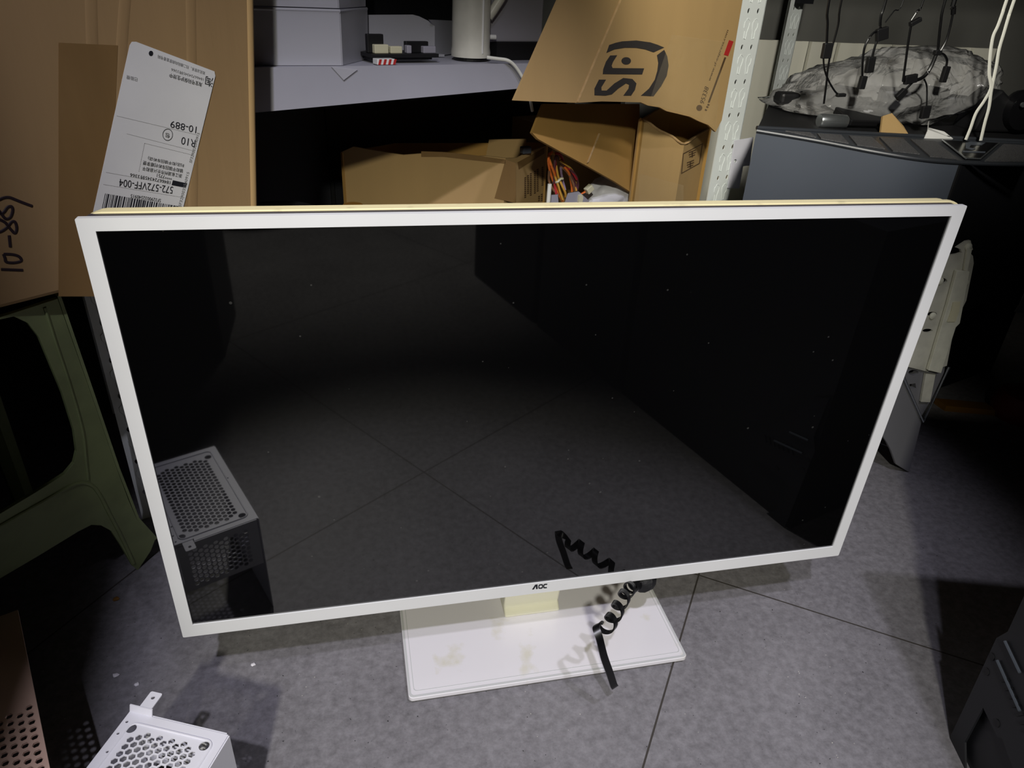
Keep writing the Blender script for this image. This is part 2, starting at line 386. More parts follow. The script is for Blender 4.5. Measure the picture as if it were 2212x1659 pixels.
mb = MB(); mb.lathe((.126, .0135, .106), [(.004, -.015), (.013, -.012), (.0155, 0), (.0135, .010), (.006, .015)], 14, axis=V((-.6, -.7, .35)).normalized())
mb.build('tape_wrap', M['tape_black'], t, smooth=True)

# ------------------------------------------------------------------ white perforated drive cage, lower left
cA, cB = V((-.3870, -.1005, .145)), V((-.3035, -.1375, .145))
cx = (cB-cA).normalized(); cy = V((-cx.y, cx.x, 0)); wid = (cB-cA).length; dep = .165
t = thing('drive_cage', (cA+cB)/2-cy*dep/2-Z3*.145, 'white perforated metal drive cage standing on the floor at the lower left', 'drive cage')
top = Plane(cA, cx, cy)          # local x: along the edge nearest the monitor, y: negative towards the photographer
def hexgrid(x0, x1, y0, y1, pitch, r, ok):
    out = []; col = 0; x = x0
    while x <= x1:
        y = y1-(pitch/2 if col % 2 else 0)
        while y >= y0:
            if ok(x, y): out.append([(x+r*math.cos(math.pi/3*k), y+r*math.sin(math.pi/3*k)) for k in range(6)])
            y -= pitch
        x += pitch*.866; col += 1
    return out
big = [(.0115, -.0135), (wid-.0135, -.0135), (.0115, -dep+.02), (wid-.0135, -dep+.02)]
okh = lambda x, y: all(math.hypot(x-a, y-b) > .0085 for a, b in big)
small = [(.004, -.009), (.004, -.020), (.0065, -.036), (.006, -.07), (wid-.006, -.09)]
holes = hexgrid(.017, wid-.016, -dep+.018, -.016, .0064, .0029, okh)+[circ(a, b, .0042) for a, b in big]+[circ(a, b, .0012, 10) for a, b in small]
mb = MB(); top.plate(mb, [[(0, 0), (0, -dep), (wid, -dep), (wid, 0)]]+holes, .001); tp = mb.build('top_plate', M['whitemetal'], t)
em = rrect(.0085, -dep+.008, wid-.0075, -.0085, .006)
MB().tube([top.w(x, y, .0002) for x, y in em+[em[0]]], .0009, 6, cap=False).build('pressed_ridge', M['whitemetal'], tp, smooth=True)
front = Plane(cB+cy*.0015, -cx, Z3)
fh = hexgrid(.016, wid-.012, -.062, -.012, .0064, .0029, lambda x, y: True)
mb = MB(); front.plate(mb, [[(.002, -.0005), (.002, -.068), (wid-.002, -.068), (wid-.002, -.0005)]]+fh, .001); mb.build('front_plate', M['whitemetal'], t)
for nm, x in (('side_plate', wid), ('side_plate', 0.)):
    p0 = top.w(x, 0, -.0012); p1 = top.w(x, -dep, -.0012); mb = MB()
    slab(mb, [p0, p1, V((p1.x, p1.y, 0)), V((p0.x, p0.y, 0))], .001); mb.build(nm, M['whitemetal'], t)
lipp = MB(); lipp.prism([top.w(.0, 0, 0), top.w(.0, .002, .006), top.w(.021, .002, .006), top.w(.021, 0, 0)], cy*.001); lipp.build('raised_lip', M['whitemetal'], t)
tab = Plane(top.w(0, .0025, .0055), cx, cy); mb = MB()
tab.plate(mb, [rrect(.0085, 0, .0195, .016, .0015), circ(.014, .0105, .0017, 12)], .001); mb.build('screw_tab', M['whitemetal'], t)

# ------------------------------------------------------------------ pinkish perforated case, cut by the left edge
e0, e1 = onz(44, 1345, .13), onz(112, 1680, .13)
ed = (e1-e0).normalized(); eo = V((ed.y, -ed.x, 0)); eo = eo if eo.x < 0 else -eo
t = thing('perforated_case', (e0+e1)/2+eo*.1-Z3*.13, 'pinkish brown perforated metal case at the bottom left corner of the floor', 'metal case')
pp = Plane(e0, eo, -ed) if eo.cross(-ed).z > 0 else Plane(e0, eo, ed)
sg = 1 if pp.ey.dot(ed) > 0 else -1
L = (e1-e0).length+.05
hl = [[(a, b*sg) for a, b in hx] for hx in hexgrid(.006, .07, .105, L-.004, .0085, .0030, lambda x, y: y > .108)]
mb = MB(); pp.plate(mb, [[(0, -.02*sg), (.20, -.02*sg), (.20, L*sg), (0, L*sg)]]+hl, .002); mb.build('perforated_top', M['pink'], t)
q = [pp.w(.075, -.02*sg, -.002), pp.w(.20, -.02*sg, -.002), pp.w(.20, L*sg, -.002), pp.w(.075, L*sg, -.002)]
mb = MB(); mb.prism([V((a.x, a.y, .0)) for a in q], (0, 0, .1265)); mb.build('case_body', M['hole_dark'], t)

# ------------------------------------------------------------------ stool and the big carton on it
ZBX = .43
kA, kB = onz(0, 668, ZBX), onz(200, 617, ZBX)
bd = (kB-kA); bd.z = 0; bd.normalize(); bn = V((bd.y, -bd.x, 0))              # bn faces the viewer
box = Plane(kB, bd, Z3)
fo, to = V((-.482, .238, 0)), onz(150, 640, .418)
sp1 = Plane.pts(fo, fo-V((.66, .75, 0)), to)
if sp1.n.dot(CAM-fo) < 0: sp1 = Plane(sp1.o, -sp1.ex, sp1.ey)
t = thing('plastic_stool', (-.58, .06, 0), 'olive green plastic stool at the left edge carrying the labelled carton', 'stool')
o1 = [(-60, 625), (124, 640), (160, 745), (197, 850), (228, 940), (253, 1013), (278, 1080), (296, 1122), (318, 1144), (336, 1164), (326, 1190), (298, 1232), (286, 1222), (262, 1180), (240, 1147), (218, 1135), (198, 1134), (170, 1148), (90, 1197), (0, 1250), (-90, 1300),
      (-90, 1165), (0, 1110), (80, 1062), (140, 1024), (160, 1000), (166, 975), (160, 930), (135, 850), (110, 790), (85, 730), (60, 698), (30, 684), (-60, 676)]
mb = MB(); o1 = [(x, y-max(0, sp1.w(x, y).z-.4195)/sp1.ey.z) for x, y in sp1.px(o1)]; sp1.plate(mb, [o1], .004, 0); mb.build('side_frame', M['stool'], t, bev=.001)
rib = [sp1.at(*q) for q in [(-60, 1168), (0, 1135), (90, 1084), (160, 1046), (192, 1046), (212, 1064), (236, 1110), (262, 1160), (288, 1216)]]
MB().tube(smooth_path(rib, 5), .0022, 8).build('moulded_rib', M['stool'], t, smooth=True)
rib2 = [sp1.at(*q) for q in [(96, 664), (120, 740), (150, 830), (178, 930), (186, 1000), (190, 1036)]]
MB().tube(smooth_path(rib2, 5), .0016, 8).build('moulded_rib', M['stool'], t, smooth=True)
eg = [sp1.at(*q) for q in [(124, 640), (197, 850), (253, 1013), (296, 1122), (336, 1166)]]
bkv = V((-.60, .80, 0))*.045; mb = MB()
for a_, b_ in zip(eg, eg[1:]): slab(mb, [a_, b_, b_+bkv, a_+bkv], .003)
mb.build('side_frame', M['stool'], t)
sx, sy = V((-.66, -.75, 0)).normalized(), V((-.75, .66, 0)).normalized()
c0 = V((to.x, to.y, .421)); mb = MB()
mb.prism([c0+sx*a+sy*b for a, b in ((.0, .02), (.30, .02), (.30, .26), (.0, .26))], (0, 0, .0085)); mb.build('seat', M['stool'], t, bev=.003)
for a, b in ((.29, 0.), (.29, .25), (0, .25)):
    p = c0+sx*a+sy*b; f = V((p.x, p.y, 0))+(sx*(1 if a else -.5)+sy*(1 if b else -.5))*.05
    MB().tube([f, p], [.014, .02], 6, flat=.6).build('leg', M['stool'], t)

cbx = crop(0, 0, 600, 1422)
t = thing('carton', (kB.x, kB.y, ZBX), 'big brown carton on the stool with white shipping label and marker writing', 'carton')
rt0, rt1 = box.at(548, 440), box.at(540, 0)
rdir = (rt1-rt0)/(rt1.z-rt0.z)
bt = rt0+rdir*(ZBX-rt0.z); tp_ = rt0+rdir*(.86-rt0.z)
lf = kB-bd*.38
back = -bn
fpoly = [V((lf.x, lf.y, ZBX)), V((bt.x, bt.y, ZBX)), V((tp_.x, tp_.y, .86)), V((lf.x, lf.y, .86))]
bk = [fpoly[0]+back*.17, fpoly[1]+back*.045, fpoly[2]+back*.045, fpoly[3]+back*.17]
mb = MB(); mb.add(fpoly+bk, [(0, 1, 2, 3), (7, 6, 5, 4), (0, 4, 5, 1), (1, 5, 6, 2), (2, 6, 7, 3), (3, 7, 4, 0)]); body = mb.build('carton_body', M['card_old'], t, bev=.004)
mb = MB(); mb.tube([rt0+rdir*(z-rt0.z)+back*.004 for z in (ZBX+.002, .5, .6, .7, .858)], .0055, 10); mb.build('rounded_edge', M['card'], body, smooth=True)
# pressed corrugation creases
mb = MB()
for path in ([(196, -20), (200, 120), (205, 260), (208, 380), (205, 520)], [(272, -20), (262, 120), (256, 300), (250, 520)], [(412, -20), (414, 120), (418, 300), (416, 520)]):
    mb.tube(smooth_path([box.at(*q) for q in path], 5), .0050, 10, flat=.10, upv=bn)
mb.build('crease', M['card_old'], body, smooth=True)
cq = [(126, 92), (254, 98), (232, 640), (126, 640)]
mb = MB(); box.plate(mb, [box.px(cq)], .0004, .0006); mb.build('packing_tape', M['tape_brown'], body)
# marker writing 10-88)
ch = crop(0, 380, 240, 1422); mb = MB()
for st in ([(-30, 310), (50, 278), (120, 275), (200, 305), (300, 345), (410, 385)],
           [(-20, 440), (20, 490), (60, 540), (95, 548), (135, 520), (160, 440), (145, 392), (95, 400), (50, 460), (10, 480), (-20, 460)],
           [(-20, 550), (60, 592), (100, 640), (150, 700), (190, 730), (212, 670), (190, 590), (145, 588), (95, 650), (30, 700), (-20, 720)],
           [(115, 760), (122, 830), (130, 910)], [(42, 1000), (62, 1050), (80, 1100), (180, 1110), (268, 1085), (240, 1030), (150, 1003), (45, 1000)], [(12, 1195), (150, 1200), (290, 1205)]):
    pp_ = smooth_path([box.at(*ch(*q)) for q in st], 5)
    mb.tube([p+bn*.0004 for p in pp_], .0012, 6, flat=.35, upv=bn)
mb.build('marker_writing', M['marker'], body)
# shipping label, upside down
cb = crop(180, 70, 500, 1327)
lab = [(293, 90), (462, 154), (464, 164), (382, 500), (190, 505), (279, 98), (284, 90)]
mb = MB(); box.plate(mb, [box.px(lab)], .0004, .0010); label = mb.build('shipping_label', M['paper'], body)
mb = MB()
for s_, a, b, h in [('10-889', (1010, 842), (778, 787), 60), ('R10', (1000, 962), (876, 932), 66), ('572-572VFF-004', (800, 1380), (318, 1308), 64),
                    ('18466724345转3366', (775, 1327), (415, 1256), 36), ('****7751', (790, 1292), (655, 1264), 30), ('SF3290032540915', (690, 1490), (420, 1446), 30),
                    ('浙江省湖州市长兴县和平', (880, 1268), (525, 1196), 36), ('镇和平镇回车岭村顺享便', (890, 1222), (530, 1146), 36), ('利店(和平镇回车岭店)', (900, 1172), (575, 1104), 36),
                    ('淘宝号码保护生效中', (1060, 450), (768, 362), 38), ('淘', (1160, 405), (1088, 388), 86), ('包', (770, 905), (730, 898), 42)]:
    box.text(mb, s_, cb(*a), cb(*b), h*320/1327, .0013)
box.plate(mb, [box.px([cb(*q) for q in [(797, 1322), (925, 1350), (912, 1390), (785, 1366)]])], .0001, .0012)
rg = lambda k: [cb(750+46*k*math.cos(a), 915+54*k*math.sin(a)) for a in [2*math.pi*i/24 for i in range(24)]]
box.plate(mb, [box.px(rg(1)), box.px(rg(.9))], .0001, .0012)
box.plate(mb, [box.px([cb(600+20*math.cos(a), 187+24*math.sin(a)) for a in [2*math.pi*i/14 for i in range(14)]])], .0001, .0012)
mb.build('print', M['ink'], label)
mb = MB()
for s_, a, b, h in [('18466724345转3366', (1072, 408), (782, 316), 28), ('如无法联系，扫二维码向商家查看号码', (1085, 350), (662, 196), 30), ('已验视', (480, 405), (382, 380), 34), ('SF3290032540915', (964, 1168), (1038, 902), 24), ('SF3290032540915', (868, 1560), (944, 1252), 24)]:
    box.text(mb, s_, cb(*a), cb(*b), h*320/1327, .0013)
def dots(a, b, w=3.):
    dx, dy = b[0]-a[0], b[1]-a[1]; ln = math.hypot(dx, dy); k = int(ln/14)
    for i in range(k):
        p = (a[0]+dx*i/k, a[1]+dy*i/k); q = (p[0]+dx/ln*9, p[1]+dy/ln*9); nx, ny = -dy/ln*w, dx/ln*w
        box.plate(mb, [box.px([cb(*p), cb(*q), cb(q[0]+nx, q[1]+ny), cb(p[0]+nx, p[1]+ny)])], .0001, .0012)
for a, b in (((296, 745), (1015, 915)), ((385, 905), (990, 1060)), ((545, 990), (985, 1098)), ((545, 990), (492, 1250)), ((200, 1250), (780, 1355)), ((175, 1358), (905, 1478))): dots(a, b)
mb.build('fine_print', M['grey_ink'], label)
mb = MB(); rnd = random.Random(3); x = 0.
e_ = lambda f, d: cb(190+f*720-d*.21*1.0, 1440+f*125+d)
while x < 1:
    w_ = rnd.choice((.006, .006, .011, .017))
    box.plate(mb, [box.px([e_(x, 0), e_(x+w_, 0), e_(x+w_, 190), e_(x, 190)])], .0001, .0012); x += w_+rnd.choice((.007, .009, .015))
mb.build('barcode', M['ink'], label)

# ------------------------------------------------------------------ white slotted-angle rack behind
RU, RD, RO = V((.935, .355, 0)), V((-.355, .935, 0)), V((0, .454, 0))
def rk(px, py, d=0.): return onp(px, py, RO+RD*d, RD)
def ra(u, d, z): return RO+RU*u+RD*d+Z3*z
def rloc(p): q = p-RO; return q.dot(RU), q.dot(RD), p.z
t = thing('shelf_rack', ra(0, .2, 0), 'white metal rack of slotted posts and shelves behind the monitor', 'rack')
def post(u0, d, wdt, top_z, lean, flip=1, name='post', rows=True, par=t, flange=True, hx=(.32, .72)):
    o = ra(u0, d, 0); ey = (Z3+RU*lean).normalized(); pl = Plane(o, RU, ey); mb = MB(); holes = []
    z = .045
    while z < top_z-.02:
        if rows: holes += [circ(wdt*hx[0], z, .0028, 12, .0042), circ(wdt*hx[1], z, .0028, 12, .0042)]
        z += .0525
    pl.plate(mb, [[(0, 0), (wdt, 0), (wdt, top_z), (0, top_z)]]+holes, .0022)
    z = .045+.026
    while z < top_z-.03 and rows:
        for f, s in ((hx[0], 1), (hx[1], -1)):
            lp = [(.005*s, .014), (.0005*s, .016), (-.0045*s, .010), (-.0045*s, .003), (-.001*s, -.002), (-.001*s, -.013), (.0035*s, -.014), (.0045*s, -.004), (.007*s, .004), (.0075*s, .010)]
            mb.tube([pl.w(wdt*f+a, z+b, .0002) for a, b in lp+[lp[0]]], .0007, 5, cap=False)
        z += .0525
    if flange:
        a = pl.w(wdt if flip > 0 else 0, 0); b = pl.w(wdt if flip > 0 else 0, top_z); mb.prism([a, b, b+RD*.04, a+RD*.04], RU*(-.002*flip))
    return mb.build(name, M['rack'], par)
post(.4735, 0, .056, .86, .038)
lf_ = rloc(onz(308, 1122)); post(lf_[0], lf_[1], .056, .86, .0, -1, flange=False, hx=(.20, .70))
post(.42, .40, .05, .86, 0., rows=False); post(-.50, .40, .05, .86, 0.)
uL, uR = -.47, .470
zb = lambda u: min(.559+(u+.29)*.0554, .590)
mb = MB(); mb.prism([ra(uL, 0, zb(uL)), ra(uR, 0, zb(uR)), ra(uR, 0, .6035), ra(uL, 0, .6035)], RD*.003)
mb.prism([ra(uL, .003, .6005), ra(uR, .003, .6005), ra(uR, .40, .6005), ra(uL, .40, .6005)], (0, 0, .0025)); mb.build('shelf_board', M['shelf'], t)
mb = MB(); mb.box(ra(0, .2, .19), (.94, .40, .02), (RU, RD, Z3)); mb.build('shelf_board', M['shelf'], t)
jp = Plane(ra(.4735, -.003, 0), RU, Z3); cj = crop(1080, 0, 1680, 2164)
mb = MB(); jp.plate(mb, [jp.px([cj(*q) for q in [(1830, 1095), (1975, 1070), (1945, 1290), (1895, 1295), (1865, 1470), (1775, 1465)]])]+[jp.px([cj(1835+12*math.cos(a), 1255+15*math.sin(a)) for a in [2*math.pi*i/10 for i in range(10)]])], .0015); mb.build('corner_plate', M['whitemetal'], t)

# things on the upper shelf -------------------------------------------------
ZS = .6036
c3 = crop(540, 0, 1200, 2212)
def shelf_pt(px, py): p = onz(px, py, ZS); return p
def bin_(B, Aa, Cc, hgt, label, z0):
    t = thing('storage_bin', V((B.x, B.y, z0)), label, 'storage bin', 'frosted bins on the upper shelf')
    D = Aa+(Cc-B); cs = [V((p.x, p.y, z0)) for p in (Aa, B, Cc, D)]; cen = sum(cs, V((0, 0, 0)))/4
    mb = MB(); th = .0018
    for i in range(4):
        a, b = cs[i], cs[(i+1) % 4]; slab(mb, [a, b, b+Z3*hgt+(b-cen)*.03, a+Z3*hgt+(a-cen)*.03], th)
    mb.prism([p+Z3*.0002 for p in cs], (0, 0, .002)); mb.build('tub', M['bin'], t)
    rim = [p+Z3*hgt+(p-cen)*.045 for p in cs]
    MB().tube(rim+[rim[0]], .0022, 6).build('rim', M['bin'], t)
Bc = rk(738, 148, .010); Ac = rk(548, 150, .022); Cc = rk(793, 141, .075)
hB = rk(738, 24, .010).z-ZS
bin_(Bc, Ac, Cc, hB, 'frosted plastic bin on the upper shelf, lower one of its stack', ZS)
bin_(Bc, Ac, Cc, hB, 'frosted plastic bin stacked on top of another at the top left of the shelf', ZS+hB+.003)
p0 = rk(715, 151, -.0015); mb = MB(); slab(mb, [V((p0.x, p0.y, .6040)), rk(742, 173, -.0015), rk(772, 150, -.0015)], .0008)
tag(mb.build('plastic_scrap', M['bin']), 'triangular grey plastic corner hanging over the front edge of the shelf', 'plastic scrap')
# low open-front bin
def clampz(pl, pts): return [(x, max(y, ZS+.001-pl.o.z)) for x, y in pl.px(pts)]
t = thing('parts_bin', shelf_pt(940, 135), 'low frosted open-fronted parts bin beside the stacked bins', 'parts bin')
pl_a = Plane(ra(0, .085, 0), RU, Z3)
mb = MB(); pl_a.plate(mb, [clampz(pl_a, [c3(*q) for q in [(800, 108), (1180, 106), (1225, 118), (1290, 150), (1338, 188), (1338, 452), (800, 470)]])], .0018); mb.build('side_wall', M['bin'], t)
e1_, e2_ = pl_a.at(*c3(1338, 188)), pl_a.at(*c3(1338, 452))
pe = Plane.pts(V((e2_.x, e2_.y, 0)), V((e2_.x, e2_.y, 0))+RU*.8+RD*.6, V((e2_.x, e2_.y, 1)))
mb = MB(); pe.plate(mb, [clampz(pe, [c3(*q) for q in [(1338, 188), (1300, 142), (1478, 150), (1530, 180), (1572, 232), (1555, 262), (1536, 448), (1338, 455)]])], .0018); mb.build('end_wall', M['bin'], t)
a_ = rloc(e2_)
mb = MB(); mb.box(ra(a_[0]-.05, .085+.03, ZS+.002), (.13, .06, .003), (RU, RD, Z3)); mb.build('bin_floor', M['bin'], t)
# circuit board with slots
g0 = rk(796, 134, .03); gu = rloc(g0)[0]; gl = rloc(rk(940, 132, .03))[0]-gu
t = thing('circuit_board', ra(gu+gl/2, .045, ZS+.003), 'black circuit board with cream slots lying between the plastic bins', 'circuit board')
mb = MB(); mb.box(ra(gu+gl/2, .045, ZS+.0085), (gl, .05, .004), (RU, RD, Z3)); mb.box(ra(gu+gl/2, .045, ZS+.005), (gl*.9, .03, .004), (RU, RD, Z3)); mb.build('board', M['pcb'], t)
for f0, f1, h, m in ((.02, .25, .025, 'blk'), (.08, .28, .014, 'ivory'), (.31, .48, .012, 'ivory'), (.55, .62, .013, 'greybox'), (.58, .92, .017, 'blk'), (.80, .99, .012, 'greybox')):
    mb = MB(); mb.box(ra(gu+gl*(f0+f1)/2, .030+.008*(m == 'blk'), ZS+.0107+h/2-.002), (gl*(f1-f0), .008, h-.004), (RU, RD, Z3)); mb.build('slot' if m == 'ivory' else 'connector', M[m], t, bev=.0008)
mb = MB(); mb.box(ra(gu+gl*.13, .010, ZS+.0035), (gl*.26, .014, .0065), (RU, RD, Z3)); w = mb.build('striped_packet', M['paper'], bev=.0008); tag(w, 'small red and white striped packet on the shelf edge under the circuit board', 'packet')
for i in range(4):
    mb = MB(); o = ra(gu+gl*(.01+.07*i), .0026, ZS+.0005); mb.prism([o, o+RU*gl*.035, o+RU*gl*.055+Z3*.006, o+RU*gl*.02+Z3*.006], RD*.0003); mb.build('stripe', M['redink'], w)
# kettle
kb = shelf_pt(1038, 134); kd = (kb-CAM).length; kr = 39*kd/F
kc = V((kb.x, kb.y, ZS))+RD*kr
t = thing('kettle', kc, 'white plastic kettle on a black base at the right end of the shelf', 'kettle')
MB().lathe(kc, [(kr*.86, 0), (kr*.86, .004)], 32).build('base_plate', M['blk'], t)
MB().lathe(kc+Z3*.0042, [(kr*1.0, 0), (kr*1.01, .006), (kr*.97, .012), (kr*.96, .05), (kr*.94, .11), (kr*.8, .13), (kr*.3, .135)], 36).build('jug', M['kettle'], t, smooth=True)
kf = -(RD*.9-RU*.1).normalized()
MB().tube([kc+kf*kr*.985+Z3*z for z in (.010, .05, .12)], .0014, 8).build('water_gauge', M['paper'], t, smooth=True)
side = (RU*.97-RD*.2).normalized()
hp = [kc+side*kr*.9+Z3*.052, kc+side*kr*1.25+Z3*.064, kc+side*kr*1.75+Z3*.085, kc+side*kr*1.9+Z3*.112, kc+side*kr*1.5+Z3*.13, kc+side*kr*.8+Z3*.128]
MB().tube(smooth_path(hp, 6), .0062, 10).build('handle', M['kettle'], t, smooth=True)
MB().tube([kc+side*kr*.9+Z3*.0285, kc+side*kr*1.33+Z3*.0285], .0032, 10).build('switch', M['paper'], t, smooth=True)
# grey device and cord
gp = shelf_pt(1122, 133); gu_, gd_, _ = rloc(gp)
t = thing('grey_device', V((gp.x, gp.y, ZS)), 'grey metal device with black underside behind the kettle', 'device')
MB().box(ra(gu_+.014, gd_+.062, ZS+.011), (.075, .08, .0215), (RU, RD, Z3)).build('black_foot', M['blk'], t)
MB().box(ra(gu_+.010, gd_+.068, ZS+.022+.07), (.090, .08, .14), (RU, RD, Z3)).build('housing', M['greybox'], t, bev=.002)
MB().box(ra(rloc(rk(880, 80, .15))[0]-.02, .17, ZS+.11), (.22, .03, .22), (RU, RD, Z3)).build('backboard', M['blkmetal'])
tag(bpy.data.objects['backboard'], 'dark grey panel standing on the shelf behind the frosted bins', 'panel')
pth = [rk(1052, 124, .012), rk(1075, 127, .004), rk(1095, 130, -.004), rk(1108, 138, -.006), rk(1120, 153, -.007), rk(1132, 174, -.008), rk(1142, 200, -.006), rk(1150, 240, .0)]
tag(MB().tube(smooth_path(pth, 6), .0022, 8).build('power_cable', M['cord'], smooth=True), 'white cable running from the kettle over the shelf edge', 'cable')

# under the shelf -------------------------------------------------
ZL = .2003
R_ = .452
q0, q1, q2 = onz(1092, 342, R_), onz(735, 324, R_), onz(1184, 313, R_+.004)
t = thing('open_carton', V((q0.x, q0.y, ZL)), 'open brown carton with taped corner and printed side under the shelf', 'carton')
q3 = q1+(q2-q0)
mb = MB(); th = .004
cs = [q1, q0, q2, q3]; cen = sum(cs, V())/4
def wall(a, b, top_pts):
    mb = MB(); n = (b-a).cross(Z3).normalized(); n = n if n.dot(cen-a) > 0 else -n
    mb.prism([V((a.x, a.y, ZL)), V((b.x, b.y, ZL))]+top_pts, n*th); return mb
fw_ = [q0.lerp(q1, f)+Z3*dz for f, dz in ((0, 0), (.12, .002), (.3, -.002), (.5, .001), (.62, -.003), (.8, .002), (.92, .006), (1, -.004))]
wall(q1, q0, fw_).build('front_wall', M['card'], t)
sw = [q2.lerp(q0, f)+Z3*dz for f, dz in ((0, 0), (.4, -.002), (.7, -.006), (1, 0))]
wall(q0, q2, sw).build('side_wall', M['card'], t)
wall(q2, q3, [q3+Z3*-.01, q2+Z3*.004]).build('rear_wall', M['card_in'], t)
wall(q3, q1, [q1+Z3*-.004, q3+Z3*-.01]).build('side_wall', M['card_in'], t)
MB().prism([V((p.x, p.y, ZL)) for p in cs], (0, 0, .003)).build('bottom', M['card'], t)
fpl = Plane(q0, (q0-q1).normalized(), Z3); spl = Plane(q0, (q2-q0).normalized(), Z3)
mb = MB(); fpl.plate(mb, [fpl.px([c3(*q) for q in [(1240, 1095), (1400, 1100), (1600, 1120), (1850, 1155), (1850, 1185), (1600, 1158), (1400, 1135), (1240, 1135)]])], .0004, .0006)
fpl.plate(mb, [fpl.px([c3(*q) for q in [(1850, 1155), (1925, 1180), (1925, 1470), (1770, 1435)]])], .0004, .0006); mb.build('packing_tape', M['tape_brown'], t)
mb = MB(); spl.plate(mb, [spl.px([c3(*q) for q in [(1935, 1175), (2130, 1070), (2130, 1110), (1945, 1225)]])], .0004, .0006); mb.build('packing_tape', M['tape_brown'], t)
mb = MB()
for x, y0, y1 in ((1985, 1285, 1430), (2005, 1270, 1400), (2025, 1255, 1415), (2055, 1240, 1395), (2075, 1225, 1380), (2110, 1210, 1345), (2085, 1420, 1460), (2105, 1405, 1455)):
    y = y0
    while y < y1:
        spl.plate(mb, [spl.px([c3(*q) for q in [(x, y), (x+13, y-4), (x+13, y+5), (x, y+9)]])], .0002, .0005); y += 14
mb.build('printed_columns', M['print_brown'], t)
mb = MB(); rwp = Plane(q3, (q2-q3).normalized(), Z3); d0 = (q0-q2).normalized()*.012
mb = MB(); fl = [q2.lerp(q3, .10)+d0-Z3*.09, q2.lerp(q3, .42)+d0-Z3*.09, q2.lerp(q3, .36)+d0+Z3*.006, q2.lerp(q3, .12)+d0+Z3*.010]; slab(mb, fl, .003); mb.build('inner_flap', M['card'], t)
k0 = q0.lerp(q2, .45)+Z3*.0035
tag(MB().box(k0, (.017, .012, .011), (RU, RD, Z3)).build('grey_plug', M['slate'], bev=.002), 'small blue grey plug lying on the rim of the open carton', 'plug')
# black case filling the back of the bay
t = thing('stored_case', ra(-.02, .36, ZL), 'black computer case pushed to the back under the shelf', 'computer case')
MB().box(ra(.02, .37, ZL+.185), (.78, .05, .37), (RU, RD, Z3)).build('shell', M['blkmetal'], t, bev=.004)
MB().box(ra(-.09, .343, ZL+.19), (.006, .006, .33), (RU, RD, Z3)).build('edge_trim', M['blk'], t)
# black rounded cover and orange scrap
t0 = rk(600, 440, .07); mb = MB(); cpos = V((t0.x, t0.y, ZL))
hh = [(.0, 0), (.0, 0)]
prof = [(.095, 0), (.10, .10), (.095, .17), (.08, .205), (.05, .222), (.0, .228)]
mb.lathe(cpos, prof, 32); tag(mb.build('seat_cushion', M['blk'], smooth=True), 'black rounded cushion in the dark left end under the shelf', 'cushion')
o = rk(762, 440, .055); MB().lathe(V((o.x, o.y, o.z-.045)), [(.008, 0), (.016, .02), (.017, .038), (.013, .044)], 20).build('orange_cup', M['yellow'], smooth=True); oc = bpy.data.objects['orange_cup']
tag(oc, 'small orange plastic cup beside the black cushion behind the monitor edge', 'cup')
mb = MB(); z_ = o.z-.045; mb.box(V((o.x, o.y, (z_+ZL)/2)), (.03, .03, z_-ZL)); tag(mb.build('black_block', M['blk']), 'black block under the orange cup in the dark bay', 'block')

# wires, grey bracket, plug, white bag
c4 = crop(1180, 300, 1420, 2212)
wl = Plane(ra(0, .035, 0), RU, Z3)
g = wl.at(1215, 436)
t = thing('wire_bundle', V((g.x, g.y, ZL)), 'looped bundle of orange, red and yellow power wires beside the open carton', 'wires')
W_ = [('w_orange', [(330, 1240), (240, 1050), (130, 750), (60, 560), (20, 400), (60, 280), (110, 260)]),
      ('w_orange', [(360, 1230), (250, 1000), (150, 720), (80, 540), (50, 400), (80, 310), (140, 290)]),
      ('w_amber', [(300, 1200), (170, 800), (110, 560), (90, 420), (110, 320), (180, 300), (260, 400)]),
      ('w_red', [(200, 1100), (190, 900), (200, 620), (190, 400), (180, 290), (250, 300), (330, 430)]),
      ('w_plum', [(170, 900), (160, 600), (150, 420), (170, 330), (260, 420), (420, 600), (560, 780), (620, 1000)]),
      ('w_amber', [(240, 420), (360, 500), (480, 590), (570, 710), (610, 860), (600, 1040)]),
      ('w_red', [(180, 280), (270, 340), (360, 480), (420, 560), (500, 660), (580, 800)]),
      ('w_brown', [(300, 560), (400, 640), (470, 780), (520, 920), (560, 1060)]),
      ('w_orange', [(340, 560), (420, 660), (480, 800), (530, 960), (540, 1060)]),
      ('w_lilac', [(290, 580), (330, 720), (360, 860), (380, 1020)]),
      ('w_amber', [(220, 540), (240, 760), (280, 900), (350, 1060), (380, 1150)]),
      ('w_plum', [(450, 600), (560, 720), (630, 880), (640, 1040)]),
      ('w_brown', [(60, 640), (80, 840), (150, 1000), (240, 1120)])]
for i, (m, ps) in enumerate(W_):
    base_ = [wl.at(*c4(*q))+RD*(.004*math.sin(i*2.1+k)) for k, q in enumerate(ps)]
    MB().tube(smooth_path(base_, 6), .0019, 7).build('wire', M[m], t, smooth=True)
MB().tube([wl.at(*c4(*q))-RD*.004 for q in [(160, 850), (200, 840), (260, 780), (300, 780)]], .0022, 6).build('cable_tie', M['ivory'], t, smooth=True)
a = wl.at(*c4(70, 900)); b = wl.at(*c4(40, 1260)); tag(MB().tube([a, b, V((b.x, b.y, ZL+.003))], .0033, 8).build('white_rod', M['cord'], smooth=True), 'white rod standing upright left of the wire bundle', 'rod')
t = thing('metal_bracket', V((g.x, g.y-.012, ZL)), 'grey sheet metal bracket at the foot of the wire bundle', 'bracket')
bp_ = Plane(ra(0, .018, 0), RU, Z3)
mb = MB()
